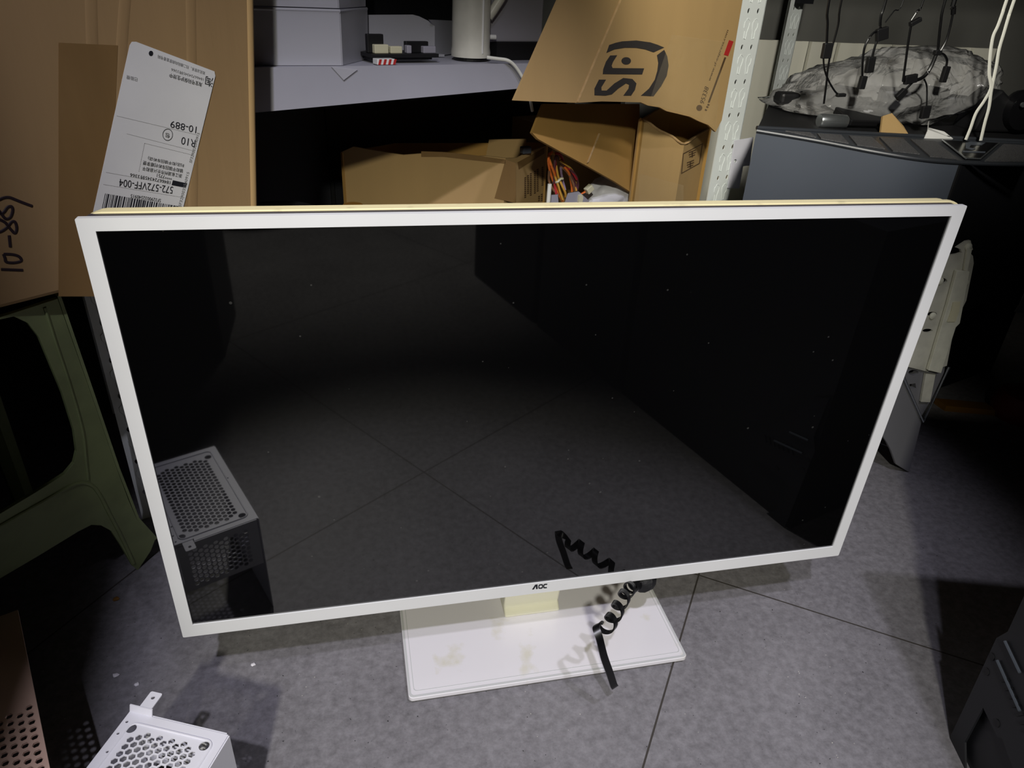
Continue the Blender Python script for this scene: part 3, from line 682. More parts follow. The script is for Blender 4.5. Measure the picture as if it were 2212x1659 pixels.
for poly in ([(440, 1085), (650, 1050), (860, 1240), (560, 1330), (360, 1330), (400, 1200)], [(110, 1120), (230, 1110), (250, 1330), (90, 1330)]):
    P0 = bp_.px([c4(*q) for q in poly]); bp_.plate(mb, [P0], .0015)
lo = bp_.px([c4(200, 1300), c4(620, 1300)]); bp_.plate(mb, [[(lo[0][0], ZL), (lo[1][0], ZL), (lo[1][0], lo[1][1]), (lo[0][0], lo[0][1])]], .0015, -.0016)
mb.build('plate', M['greybox'], t)
bp_.plate(mb2 := MB(), [bp_.px([c4(630, 1120), c4(690, 1100), c4(710, 1160), c4(690, 1250), c4(620, 1250)])], .004, .004); mb2.build('cream_blob', M['ivory'], t)
a = wl.at(*c4(850, 1000)); t = thing('white_plug', a, 'cream power plug with orange wires right of the wire bundle', 'plug')
MB().box(a, (.013, .010, .010), ((RU*.8+Z3*.55).normalized(), RD, (Z3*.8-RU*.55).normalized())).build('plug_body', M['ivory'], t, bev=.001)
MB().tube([a+V((-.006, 0, -.004)), a+V((-.016, 0, -.010)), a+V((-.02, .0, -.05)), V((a.x-.02, a.y, ZL+.002))], .0018, 6).build('lead', M['w_orange'], t, smooth=True)
wb = wl.at(*c4(1420, 1150)); mb = MB()
bm = bmesh.new(); bmesh.ops.create_icosphere(bm, subdivisions=4, radius=1)
rr = random.Random(5)
from mathutils import noise as NZ
pts_ = []
for v in bm.verts:
    d = v.co.normalized(); k = 1+.18*NZ.noise(d*2.3)+.08*NZ.noise(d*6)
    pts_.append(V((wb.x, wb.y+.035, wb.z-.005))+RU*d.x*.056*k*(1-.45*max(d.z, 0))+RD*d.y*.03*k+Z3*(d.z*.034*k))
mb.add(pts_, [tuple(x.index for x in f.verts) for f in bm.faces]); bm.free()
tag(mb.build('white_bag', M['cloth'], smooth=True), 'crumpled white plastic bag under the leaning carton flap', 'bag')
lowz = min(p.z for p in pts_); tag(MB().box(V((wb.x, wb.y+.035, (lowz+.006+ZL)/2)), (.10, .05, lowz+.006-ZL), (RU, RD, Z3)).build('dark_box', M['blk']), 'black box beneath the white bag on the lower shelf', 'box')

# leaning SF carton
c5 = crop(1080, 0, 1680, 2164)
P0, P1, P2 = rk(1110, 217, -.075), rk(1550, 288, -.03), rk(1206, 0, -.06)
sf = Plane.pts(P0, P1, P2)
t = thing('courier_carton', V((P1.x, P1.y, ZL)), 'flattened courier carton with black logo leaning open beside the white post', 'carton')
mb = MB(); sf.plate(mb, [sf.px([(1110, 217), (1180, 220), (1245, 222), (1300, 219), (1384, 221), (1400, 228), (1425, 232), (1440, 240), (1490, 252), (1510, 262), (1530, 270), (1546, 285), (1559, 260), (1579, 150), (1604, 0), (1622, -120), (1262, -120), (1206, 0)])], .004); pan = mb.build('main_panel', M['card'], t)
sc5 = lambda pts: sf.px([c5(*q) for q in pts])
mb = MB()
for lp in ([(850, 350), (900, 333), (950, 322), (1060, 315), (1170, 330), (1225, 348), (1278, 370), (1195, 408), (1130, 385), (1060, 373), (970, 372), (890, 385), (828, 412)],
           [(1278, 388), (1302, 440), (1312, 510), (1298, 590), (1255, 670), (1195, 750), (1097, 745), (1160, 690), (1205, 620), (1225, 550), (1232, 490), (1222, 430)],
           [(858, 432), (912, 430), (880, 480), (868, 512), (876, 530), (1122, 532), (1106, 580), (800, 577), (803, 540), (825, 480)],
           [(770, 620), (825, 620), (788, 680), (790, 705), (830, 705), (890, 650), (960, 607), (1030, 615), (1062, 650), (1050, 700), (1020, 745), (960, 745), (1000, 690), (1005, 660), (980, 650), (920, 690), (870, 735), (820, 745), (735, 742), (735, 690)],
           [(982+37*math.cos(a), 474+29*math.sin(a)) for a in [2*math.pi*i/20 for i in range(20)]]):
    sf.plate(mb, [sc5(lp)], .0003, .0005)
mb.build('printed_logo', M['sfink'], pan)
c6 = crop(1420, 40, 1620, 1508); mb = MB(); k6 = 200/1508
for s_, a, b, h in (('www.sf-express.com', (862, 1030), (1165, 205), 48), ('95338', (750, 1400), (835, 1130), 70)):
    sf.text(mb, s_, c6(*a), c6(*b), h*k6, .0006)
sf.plate(mb, [sf.px([c6(680+48*math.cos(a), 1455+48*math.sin(a)) for a in [2*math.pi*i/18 for i in range(18)]])], .0002, .0005)
for i in range(60):
    f = i/60; x, y = 832+f*272, 1365-f*740
    sf.plate(mb, [sf.px([c6(x-14, y), c6(x-8, y-8), c6(x+20, y-2), c6(x+14, y+6)])], .0002, .0005)
for f in (0, .4, .7): sf.plate(mb, [sf.px([c6(780+f*60-14, 1490-f*120), c6(780+f*60, 1470-f*120), c6(800+f*60+10, 1490-f*120), c6(790+f*60, 1505-f*120)])], .0002, .0005)
mb.build('printed_address', M['print_brown'], pan)
mb = MB(); sf.plate(mb, [sf.px([c6(*q) for q in [(1165, 350), (1237, 375), (1150, 612), (1080, 590)]])], .0002, .0005); mb.build('red_mark', M['redink'], pan)
mb = MB(); sf.plate(mb, [sf.px([(1450, 75), (1560, 90), (1545, 282), (1530, 268), (1495, 250), (1400, 224)])], .0003, .0012); mb.build('clear_tape', M['tape_clear'], pan)
mb = MB(); sf.plate(mb, [sf.px([(1338, 0), (1342, 0), (1249, 220), (1245, 220)])], .0004, .0006); mb.build('fold_line', M['card_edge'], pan)
# inner flap drooping to the left
F0, F1, F2 = rk(1176, 226, -.01), rk(1152, 286, -.03), rk(1379, 424, .03)
fp = Plane.pts(F0, F1, F2)
if fp.n.dot(CAM-F0) < 0: fp = Plane(fp.o, -fp.ex, fp.ey)
mb = MB(); fp.plate(mb, [fp.px([(1176, 224), (1152, 286), (1165, 300), (1215, 328), (1270, 358), (1330, 392), (1379, 424), (1384, 424), (1384, 224)])], .004, -.002); mb.build('inner_flap', M['card_in'], t)
mb = MB(); fp.plate(mb, [fp.px([(1268, 352), (1272, 350), (1297, 288), (1293, 288)])], .0004, .0000); mb.build('fold_line', M['card_edge'], t)
pb = [V((p.x, p.y, ZL)) for p in (ra(.25, .17, 0), ra(.455, .17, 0), ra(.455, .30, 0), ra(.25, .30, 0))]
MB().prism(pb, (0, 0, .28)).build('carton_bottom', M['card'], t)
# narrow open box in front of it
n0, n1, n2 = rk(1478, 312, .012), rk(1383, 258, .02), rk(1534, 278, .055)
t = thing('narrow_box', V((n0.x, n0.y, ZL)), 'narrow open brown box with a torn rim under the courier carton', 'box')
n3 = n1+(n2-n0); cen = (n0+n1+n2+n3)/4; th = .004
wall(n1, n0, [n0, n0.lerp(n1, .3)+Z3*.002, n0.lerp(n1, .6)-Z3*.001, n0.lerp(n1, .85)+Z3*.003, n1]).build('front_wall', M['card'], t)
wall(n0, n2, [n2, n2.lerp(n0, .5)+Z3*.0015, n0]).build('side_wall', M['card'], t)
zz = lambda p, d: V((p.x, p.y, p.z+d))
wall(n2, n3, [zz(n3, .006), zz(n2, .004)]).build('rear_wall', M['card_in'], t)
wall(n3, n1, [n1, zz(n3, .006)]).build('side_wall', M['card_in'], t)
MB().prism([V((p.x, p.y, ZL)) for p in (n0, n1, n3, n2)], (0, 0, .003)).build('bottom', M['card'], t)
tr = smooth_path([n2+Z3*.001, n0.lerp(n2, .5)+Z3*.002, n0+Z3*.001, n0.lerp(n1, .3)+Z3*.002, n0.lerp(n1, .6), n0.lerp(n1, .85)+Z3*.003, n1+Z3*.001], 4)
MB().tube(tr, .0018, 6).build('torn_rim', M['card_edge'], t, smooth=True)
npl = Plane(n0, (n2-n0).normalized(), Z3); nfp = Plane(n0, (n0-n1).normalized(), Z3)
mb = MB(); fr = [(1425, 1195), (1580, 1115), (1555, 1275), (1410, 1355)]
fr2 = [(1430, 1200), (1572, 1125), (1549, 1270), (1417, 1345)]
npl.plate(mb, [npl.px([c5(*q) for q in fr]), npl.px([c5(*q) for q in fr2])], .0002, .0005)
for gx, gy in ((1470, 1185), (1455, 1265)):
    for dx, dy, w, h in ((0, 0, 55, 8), (0, 18, 55, 8), (4, 34, 45, 8), (22, -4, 10, 46)):
        npl.plate(mb, [npl.px([c5(gx+dx, gy+dy), c5(gx+dx+w, gy+dy-w*.4), c5(gx+dx+w, gy+dy-w*.4+h), c5(gx+dx, gy+dy+h)])], .0002, .0004+.0001)
mb.build('printed_mark', M['print_brown'], t)
mb = MB(); nfp.plate(mb, [nfp.px([(1380, 375), (1476, 400), (1476, 440), (1379, 440)])], .0003, .0006); mb.build('clear_tape', M['tape_clear'], t)

# ------------------------------------------------------------------ wide slate computer case on the right
yL, yR = .455, .325
L0 = ony(1632, 282, yL); Rg = ony(2077, 353, yR); Bk = ony(2212, 308, yL+.01)
tp = Plane.pts(L0, Rg, Bk)
if tp.n.z < 0: tp = Plane(tp.o, -tp.ex, tp.ey)
ZC = .235
Rr = V((Rg.x+.52, L0.y+.10, Rg.z))
ray_l = V((L0.x-CAM.x, L0.y-CAM.y, 0)).normalized()
bl = L0+ray_l*.28+V((.02, 0, 0)); br = Rr+V((.06, .22, 0))
def ontop(p): d = p-tp.o; return V((p.x, p.y, tp.o.z-(tp.n.x*d.x+tp.n.y*d.y)/tp.n.z))
t = thing('gaming_case', V((Rg.x, Rg.y+.1, ZC)), 'wide slate grey computer case with vented top edge standing right of the white post', 'computer case')
fr = smooth_path([tp.at(1634, 284), tp.at(1760, 305), tp.at(1890, 330), tp.at(1990, 346), tp.at(2078, 353)], 6)
plan = [ontop(p) for p in fr[:-1]+[Rg, Rr, br, bl]]; ng = len(fr)-1
mb = MB(); low = [V((p.x, p.y, ZC)) for p in plan]; n = len(plan)
mb.add(low+plan, [tuple(range(n))[::-1], tuple(range(n, 2*n))]+[(i, (i+1) % n, n+(i+1) % n, n+i) for i in range(n)])
mb.build('shell', M['slate'], t, smooth=True)
lp = Plane(L0, V((Rg.x-L0.x, Rg.y-L0.y, 0)), Z3); rp = Plane(Rg, V((Rr.x-Rg.x, Rr.y-Rg.y, 0)), Z3)
c7 = crop(1640, 80, 2212, 2212)
mb = MB(); rp.plate(mb, [[rp.loc(V((Rg.x, Rg.y, ZC+.002))), rp.loc(V((Rr.x, Rr.y, ZC+.002))), rp.loc(plan[ng+1]-Z3*.004), rp.loc(plan[ng]-Z3*.004)]], .002, .0018); mb.build('shaded_right_panel', M['blkmetal'], t)  # front half turned from the light, its shade painted as black metal
mb = MB(); mb.tube([lp.at(1636, 292), lp.at(1660, 360), lp.at(1682, 432), lp.at(1720, 560)], .0012, 6); mb.build('panel_seam', M['blk'], t); mb = MB(); mb.tube([plan[ng]+V((-.002, -.001, -.002)), V((Rg.x-.002, Rg.y-.001, ZC))], .0022, 6); mb.build('panel_seam', M['blk'], t)
fr = smooth_path([tp.at(1634, 284), tp.at(1760, 305), tp.at(1890, 330), tp.at(1990, 346), tp.at(2078, 353), tp.at(2150, 356), tp.at(2230, 357)], 6)
MB().tube([p+Z3*.001 for p in fr], .0028, 8).build('lower_trim', M['slate_dark'], t, smooth=True)
MB().tube([tp.at(1634, 279)+Z3*.002, tp.at(1800, 288)+Z3*.002, tp.at(2000, 298)+Z3*.002, tp.at(2230, 309)+Z3*.002], .0030, 8).build('upper_trim', M['slate_dark'], t, smooth=True)
mb = MB(); tp.plate(mb, [tp.px([(1660, 284), (2230, 312), (2230, 354), (2078, 351), (1990, 343), (1890, 327), (1760, 302)])], .001, .0012); mb.build('vent_strip', M['slate_dark'], t)
for q in ([(215, 798), (420, 812), (470, 852)], [(480, 820), (680, 832), (742, 902), (512, 862)], [(745, 838), (935, 850), (1045, 948), (812, 915)], [(1000, 852), (1200, 866), (1335, 992), (1112, 966)], [(1260, 868), (1462, 882), (1650, 1032), (1422, 1012)], [(2035, 908), (2240, 920), (2240, 1052), (1875, 1050)]):
    mb = MB(); tp.plate(mb, [tp.px([c7(*k) for k in q])], .0015, .0030); v_ = mb.build('vent', M['mesh_dark'], t)
em_ = [(1522, 880), (1995, 905), (1838, 1036), (1715, 1032)]
mb = MB(); tp.plate(mb, [tp.px([c7(*k) for k in em_])], .002, .0036); eb = mb.build('emblem_plate', M['blkgloss'], t)
MB().tube([tp.at(*c7(*k))+tp.n*.004 for k in ((1522, 882), (1715, 1036), (1838, 1040), (1995, 907))], .0012, 6).build('silver_border', M['chrome'], eb)
mb = MB(); tp.plate(mb, [tp.px([c7(*k) for k in [(1715, 905), (1760, 895), (1880, 905), (1850, 925), (1760, 922), (1745, 945), (1800, 955), (1770, 965), (1715, 950)]])], .0004, .0042); tp.plate(mb, [tp.px([c7(*k) for k in [(1690, 972), (1880, 980), (1878, 990), (1690, 984)]])], .0004, .0042); mb.build('emblem', M['slate'], eb)
tq = [ontop(p)+Z3*.0006 for p in (tp.at(1636, 279), tp.at(2240, 309), br, bl)]
mb = MB(); slab(mb, tq, .0012); mb.build('gap_shade_sheet', M['blk'], t)  # added black sheet so the gap behind the trim reads as dark
# plinth of black cartons below the case
t = thing('black_carton', V((Rg.x+.1, Rg.y+.2, 0)), 'black printed carton under the slate case near the red object', 'carton')
px0 = [V((p.x, p.y, 0)) for p in (L0.lerp(bl, .2), Rg+V((.0, .10, 0)), Rr+V((0, .04, 0)), br, bl)]
MB().prism(px0, (0, 0, ZC-.001)).build('carton_body', M['blk'], t)
kp = Plane(px0[1], px0[2]-px0[1], Z3); mb = MB(); ca = crop(1980, 520, 2212, 770)
for y in (985, 1000, 1015, 1030): kp.plate(mb, [kp.px([ca(490, y), ca(720, y+14), ca(720, y+18), ca(490, y+5)])], .0003, .0004)
kp.plate(mb, [kp.px([ca(505, 955), ca(520, 945), ca(545, 950), ca(540, 965), ca(510, 968)])], .0003, .0004); kp.plate(mb, [kp.px([ca(548, 962), ca(585, 966), ca(585, 972), ca(548, 970)])], .0003, .0004)
mb.build('print', M['grey_ink'], t)
a = onz(2190, 905, 0.0); MB().lathe(a+V((.02, .01, 0)), [(.05, 0), (.055, .02), (.045, .05), (.02, .062)], 20).build('red_cap', M['red'], smooth=True); tag(bpy.data.objects['red_cap'], 'dark red rounded object on the floor at the right edge', 'red object')
a, b = onz(2040, 888, 0), onz(2150, 898, 0); mb = MB(); mb.prism([a, b, b+V((.0, .03, 0)), a+V((0, .03, 0))], (0, 0, .012)); tag(mb.build('wooden_strip', M['yellow']), 'thin orange brown strip on the floor in front of the black carton', 'strip')
kp2 = rp; mb = MB(); rp.plate(mb, [rp.px([ca(685, 505), ca(720, 455), ca(760, 370), ca(800, 372), ca(800, 520)])], .0005, .0035); tag(mb.build('paper_scrap', M['paper']), 'torn white paper scrap stuck to the dark case at the right edge', 'paper')

# monitor stand leg leaning by the case
t = thing('stand_leg', V((.728, .278, 0)), 'silver metal stand column with arrow-shaped tip standing right of the monitor', 'stand column')
ap = Plane((.728, .278, 0), (1, .0, 0), (0, .06, 1)); c8 = crop(1750, 400, 2212, 1095)
a8 = lambda pts: ap.px([c8(*q) for q in pts])
hole = lambda x, y, rx, ry: a8([(x+rx*math.cos(a), y+ry*math.sin(a)) for a in [2*math.pi*i/14 for i in range(14)]])
mb = MB(); ap.plate(mb, [a8([(822, 283), (800, 287), (750, 320), (770, 328), (776, 345), (755, 352), (706, 360), (640, 400), (500, 930), (600, 955), (700, 925), (740, 720), (770, 650), (800, 590), (838, 400), (834, 362), (822, 350), (818, 338), (834, 330)]), hole(680, 490, 22, 14), hole(602, 745, 26, 10), hole(625, 660, 24, 12)], .004, 0); col_ = mb.build('column_plate', M['silver'], t, bev=.0005)
mb = MB(); ap.plate(mb, [a8([(735, 430), (800, 435), (780, 540), (750, 700), (730, 720), (655, 955), (590, 940), (660, 700), (690, 600)])], .006, .007); st = mb.build('centre_strip', M['silver_lt'], t, bev=.001)
mb = MB(); ap.plate(mb, [a8([(712, 590), (748, 588), (742, 640), (722, 690), (682, 690), (700, 640)])], .001, .0085); mb.build('worn_patch', M['ivory'], st)
mb = MB(); ap.plate(mb, [a8([(795, 320), (818, 325), (795, 435), (778, 432)])], .003, .004); mb.build('pressed_rib', M['silver_lt'], t)
for x, y in ((808, 315), (793, 500), (735, 675), (625, 668), (663, 490)):
    MB().lathe(ap.at(*c8(x, y)), [(.0055, 0), (.0055, .002), (.003, .0035)], 14, axis=ap.n).build('screw', M['silver_lt'], t, smooth=True)
mb = MB(); ap.plate(mb, [a8([(475, 925), (700, 935), (690, 1000), (572, 1200), (470, 975)]), hole(538, 965, 26, 14), a8([(517, 1025), (548, 1020), (552, 1045), (520, 1050)])], .010, -.004); mb.build('socket', M['footgrey'], t)
mb = MB(); ap.plate(mb, [a8([(590, 965), (640, 968), (612, 1110), (565, 1108)])], .004, .001); mb.build('lower_strip', M['silver'], t)
MB().tube([ap.at(*c8(*q))+ap.n*.003 for q in ((462, 955), (572, 1205), (706, 928))], .0022, 8).build('chrome_edge', M['chrome'], t, smooth=True)
mb = MB(); ap.plate(mb, [a8([(462, 962), (572, 1212), (508, 1472), (440, 1430), (415, 1360), (395, 1320), (362, 1272), (420, 1100)])], .006, 0); mb.build('foot', M['footgrey'], t, bev=.001)

# ------------------------------------------------------------------ clutter on the slate case
zc = lambda x, y: ontop(V((x, y, 0))).z
def ontop_px(px, py, lift=0.): p = tp.at(px, py); return p+Z3*lift
# polythene bag
c = ony(1900, 198, .615); mb = MB(); bm = bmesh.new(); bmesh.ops.create_icosphere(bm, subdivisions=5, radius=1); ps = []
outl = [(0, .262), (.6, .25), (1, .19), (1.35, .120), (1.6, .105), (2.0, .150), (2.6, .255), (3.14, .285)]
for v in bm.verts:
    d = v.co.normalized()
    nz = NZ.noise(V((d.x*2.5, d.y*2.5, d.z*2.5)))*.10+abs(NZ.noise(V((d.x*9, d.y*5, d.z*4+3))))*.10
    p = V((c.x+d.x*(.204+.012*d.z)*(1+nz), .615+d.y*.11*(1+nz), 0))
    tilt = .055*d.x
    p.z = c.z-.004+d.z*.064*(1+nz)*(1.08 if d.x > 0 else .92)+tilt*.55-(.018 if d.x < -.6 else 0)*(-d.x)
    p.z = max(p.z, zc(p.x, p.y)+.006+.004*nz)
    ps.append(p)
mb.add(ps, [tuple(x.index for x in f.verts) for f in bm.faces]); bm.free()
tag(mb.build('plastic_bag', M['film_bag'], smooth=True), 'crumpled clear plastic bag full of dark adapters on the slate case', 'plastic bag')
GI = 'dark adapters inside the clear bag'
for i, (px, py, w, d_, h, y) in enumerate([(1745, 244, .05, .035, .022, .60), (1800, 230, .06, .045, .03, .61), (1935, 204, .07, .05, .034, .60), (1995, 197, .07, .05, .04, .61), (2060, 208, .05, .04, .03, .60), (1690, 256, .035, .03, .018, .60)]):
    y += .01; p = ony(px, py, y); z0 = zc(p.x, p.y)+.010; h = max(h, p.z-z0)
    o = MB().box((p.x, p.y, z0+h/2), (w, d_, h), (V((math.cos(i*.7-.4)*1, math.sin(i*.7-.4), 0)), V((-math.sin(i*.7-.4), math.cos(i*.7-.4), 0)), Z3)).build('power_adapter', M['blk' if i % 2 else 'blkmetal'], bev=.005)
    tag(o, ['black adapter seen through the bag left of the middle', 'dark adapter in the bag behind the silver roll', 'black adapter in the middle of the clear bag', 'tall dark adapter in the bag right of the middle', 'black adapter at the right end of the clear bag', 'small dark adapter at the far left end of the bag'][i], 'adapter', GI)
# roll, black card box, cardboard bit, paper, black mount
p = ontop_px(*c7(660, 790)); ax = V((1, -.05, -.02)).normalized()
MB().lathe(p+V((-.024, .02, .0125)), [(.009, 0), (.0105, .002), (.0105, .044), (.009, .046)], 20, axis=ax).build('foil_roll', M['chrome'], smooth=True); tag(bpy.data.objects['foil_roll'], 'small shiny silver roll lying on the vented edge of the case', 'roll')
p = ontop_px(*c7(900, 790)); t = thing('black_packet', p+V((0, .03, 0)), 'black packet with a small white mark leaning behind the silver roll', 'packet')
ax2 = (V((1, .1, -.03)).normalized(), V((-.1, .93, .30)).normalized())
axn = ax2[0].cross(ax2[1]).normalized()
MB().box(p+V((.01, .030, .017)), (.085, .045, .010), (ax2[0], ax2[1], axn)).build('packet_body', M['blk'], t, bev=.002)
pq = Plane(p+V((.01, .030, .017))+axn*.0053, ax2[0], ax2[1]); mb = MB(); pq.plate(mb, [circ(.008, .008, .006, 14, .0035)], .0003, .0003); pq.plate(mb, [circ(.018, .011, .005, 14, .003)], .0003, .0003); mb.build('white_mark', M['paper'], t)
p = ontop_px(*c7(1120, 830)); mb = MB(); slab(mb, [p+V((-.022, .005, 0)), p+V((.028, .004, 0)), p+V((.020, .012, .012)), p+V((-.004, .016, .030)), p+V((-.020, .014, .026))], .004); tag(mb.build('cardboard_scrap', M['card']), 'torn piece of cardboard sticking up at the rear edge of the case', 'cardboard')
p = ontop_px(*c7(1500, 862)); mb = MB(); slab(mb, [p+V((-.025, .004, 0)), p+V((.03, .006, 0)), p+V((.022, .02, .008)), p+V((.0, .03, .012)), p+V((-.012, .02, .024)), p+V((-.016, .012, .012))], .002); tag(mb.build('paper_piece', M['paper']), 'crumpled white paper on the case below the white cord', 'paper')
p = ontop_px(2150, 300, .004); t = thing('black_camera_mount', p+V((.05, .05, 0)), 'black plastic mount with round knob at the right edge on the case', 'mount')
mb = MB(); mb.prism([p+V((-.02, .03, .001)), p+V((.16, .03, .001)), p+V((.16, .03, .035)), p+V((.05, .03, .045)), p+V((.012, .03, .068)), p+V((-.008, .03, .05))], V((0, .05, 0))); mb.build('mount_body', M['blk'], t, bev=.004)
MB().lathe(ony(2205, 238, p.y+.028), [(.030, -.012), (.032, 0), (.030, .010), (.004, .012)], 24, axis=V((0, -1, 0))).build('knob', M['blkgloss'], t, smooth=True)
MB().lathe(ony(2208, 226, p.y+.012), [(.004, 0), (.004, .003)], 12, axis=V((0, -1, 0))).build('screw', M['chrome'], t)

# ------------------------------------------------------------------ hanging cables, white lace, rail above
c9 = crop(1560, 0, 2212, 2212); YC = .472
h_ = lambda x, y, yy=YC: ony(*c9(x, y), yy)
def up_to_rail(p, z=.93): return V((p.x, p.y, z))
def plug(mb_t, x, y, w, h, rot=0., m='blk', y0=YC, name='connector'):
    k = (h_(x, y)-CAM).length/F*(652/2212); ca_, sa = math.cos(rot), math.sin(rot)
    return MB().box(h_(x, y, y0), (w*k, .007, h*k), (V((ca_, 0, sa)), V((0, 1, 0)), V((-sa, 0, ca_)))).build(name, M[m], mb_t, bev=.0012)
GH = 'black leads hanging over the slate case'
def hanging(label, strands, plugs):
    t = thing('hanging_lead', up_to_rail(h_(*strands[0][1][0])), label, 'cable', GH)
    for r, ps in strands:
        q = [h_(*p) for p in ps]
        if ps[0][1] <= 5: q = [up_to_rail(q[0]), q[0].lerp(up_to_rail(q[0]), .5)]+q
        MB().tube(smooth_path(q, 5), r, 7).build('lead', M['cable'], t, smooth=True)
    for a in plugs: plug(t, *a)
hanging('black lead with a square connector hanging nearest the white post', [(.0018, [(785, 0), (772, 180), (766, 330)]), (.0013, [(742, 415), (748, 500), (775, 580), (820, 660), (855, 697)]), (.0015, [(875, 0), (850, 180), (800, 370), (775, 500), (765, 600), (745, 760)])], [(768, 372, 62, 88, .05), (870, 697, 60, 20, .05)])
hanging('black lead with a knot and two plugs, second hanging from the white post', [(.0020, [(1200, 0), (1165, 110), (1158, 190), (1172, 240)]), (.0017, [(1165, 235), (1110, 240), (1050, 330), (1030, 440), (1026, 570)]), (.0017, [(1150, 260), (1120, 340), (1096, 430)]), (.0009, [(1330, 0), (1260, 80), (1195, 165)])], [(1170, 250, 75, 70, .3), (1027, 605, 42, 75), (1084, 475, 52, 90, .1)])
hanging('thin black lead with a bent plug, third hanging from the white post', [(.0014, [(1475, 0), (1430, 80), (1385, 150)]), (.0017, [(1385, 180), (1365, 300), (1345, 450), (1325, 590)])], [(1415, 160, 70, 26, .5)])
hanging('black branching lead with several plugs hanging left of the white cord', [(.0019, [(1635, 0), (1600, 180), (1580, 380)]), (.0016, [(1690, 100), (1670, 200), (1640, 300), (1595, 380)]), (.0017, [(1590, 388), (1625, 400), (1648, 445), (1636, 505)]), (.0027, [(1570, 395), (1530, 490), (1480, 560), (1410, 590), (1325, 588)]), (.0012, [(1480, 580), (1500, 640), (1498, 790)]), (.0017, [(1400, 600), (1350, 650), (1315, 690)])], [(1578, 386, 45, 26), (1632, 545, 36, 88), (1380, 580, 80, 50, .2), (1310, 692, 40, 66, -.7), (1488, 822, 56, 72, .1)])
hanging('short thick black lead end hanging beside the branching lead', [(.0034, [(1702, 0), (1697, 50), (1693, 105)])], [])
t = thing('white_string', up_to_rail(h_(2085, 0)), 'flat white cord hanging in two strands down to the case at the right', 'cord')
for ps in ([(2085, 0), (2060, 80), (2020, 190), (1985, 270), (1965, 400), (1958, 540), (1970, 640), (1920, 740), (1860, 830), (1820, 940), (1785, 1025)], [(2140, 0), (2100, 120), (2065, 240), (2030, 360), (2010, 480), (1985, 600), (1970, 680), (1955, 790), (1925, 900), (1895, 1030)]):
    n_ = len(ps); q = [h_(x, y, YC-.02*(1-i/(n_-1))-(.035*(i/(n_-1)))) for i, (x, y) in enumerate(ps)]
    q = [up_to_rail(q[0])]+q; q = smooth_path(q, 6)
    MB().tube(q, .0029, 8, flat=.45, upv=V((0, 1, 0))).build('strand', M['cord'], t, smooth=True)
tag(MB().tube([ra(.40, -.09, .935), ra(1.15, -.35, .935)], .006, 10).build('hanging_rail', M['rack']), 'white rail above the case from which the black leads hang', 'rail')
# neighbouring rack post and pale panel behind
t = thing('wall_rack', rk(1690, 400, .25), 'white post of the next rack in front of the pale ribbed panel', 'rack')
pu = rloc(rk(1690, 100, .28))[0]; post(pu, .28, .042, .90, .04, name='post', par=t)
MB().box(ra(pu+.02, .262, .73), (.045, .012, .09), (RU, RD, Z3)).build('dark_clip', M['blkmetal'], t)
yP = 1.15; pa, pb_ = ony(1660, 84, yP), ony(1962, 100, yP)
mb = MB(); z1 = (pa.z+pb_.z)/2
xs = pa.x-.12; k = 0
while xs < pb_.x+.2:
    mb.box((xs+.03, yP, z1/2), (.052, .012, z1)); mb.box((xs+.065, yP+.006, z1/2), (.022, .008, z1)); xs += .076
tag(mb.build('ribbed_panel', M['wallwhite']), 'pale ribbed sheet standing behind the clear bag at the right', 'panel')
t2 = MB().box((1.45, 1.25, .65), (1.9, .03, 1.3)).build('dark_board', M['wallgrey']); tag(t2, 'dark grey board standing at the far right behind the white cord', 'board')
t2.location.z = 0

# ------------------------------------------------------------------ open black case at the lower right
s0 = V((.430, -.166, 0)); sd = V((-.29, -.957, 0)).normalized()
sp = Plane(s0, -sd, Z3) if (-sd).cross(Z3).x < 0 else Plane(s0, sd, Z3)
t = thing('black_tower', s0+sd*.2+V((.1, 0, 0)), 'open black computer tower frame cut by the lower right corner', 'computer case')
out_n = -sp.n
mb = MB(); mb.prism([s0+out_n*.004, s0+out_n*.004+sd*.42, s0+out_n*.2+sd*.42, s0+out_n*.2], (0, 0, .46)); mb.build('shell', M['blkmetal'], t)
cr = crop(1850, 1150, 2212, 1180); s8 = lambda pts: sp.px([cr(*q) for q in pts])
mb = MB(); sp.plate(mb, [s8([(1000, 745), (1080, 700), (1250, 330), (1300, 500), (1300, 1750), (1130, 1700), (1040, 1450), (1005, 1440), (905, 1235), (775, 1480), (780, 1720), (720, 1720), (660, 1470)])], .002, .002); mb.build('frame', M['blkmetal'], t)
mb = MB()
for i in range(7): sp.plate(mb, [s8([(1035+i*26, 1040+i*60), (1090+i*26, 1030+i*60), (1100+i*26, 1048+i*60), (1045+i*26, 1058+i*60)])], .001, .0035)
mb.build('slot_cover', M['blk'], t)
for x, y in ((970, 878), (932, 982), (1006, 1345)):
    MB().lathe(sp.at(*cr(x, y))+sp.n*.0005, [(.004, 0), (.004, .0022)], 12, axis=sp.n).build('screw_hole', M['blk'], t)
for a, b in (((1075, 770), (1180, 990)), ((1020, 905), (1180, 1260))): MB().tube([sp.at(*cr(*a))+sp.n*.004, sp.at(*cr(*b))+sp.n*.004], .0015, 6).build('rod', M['slate'], t)
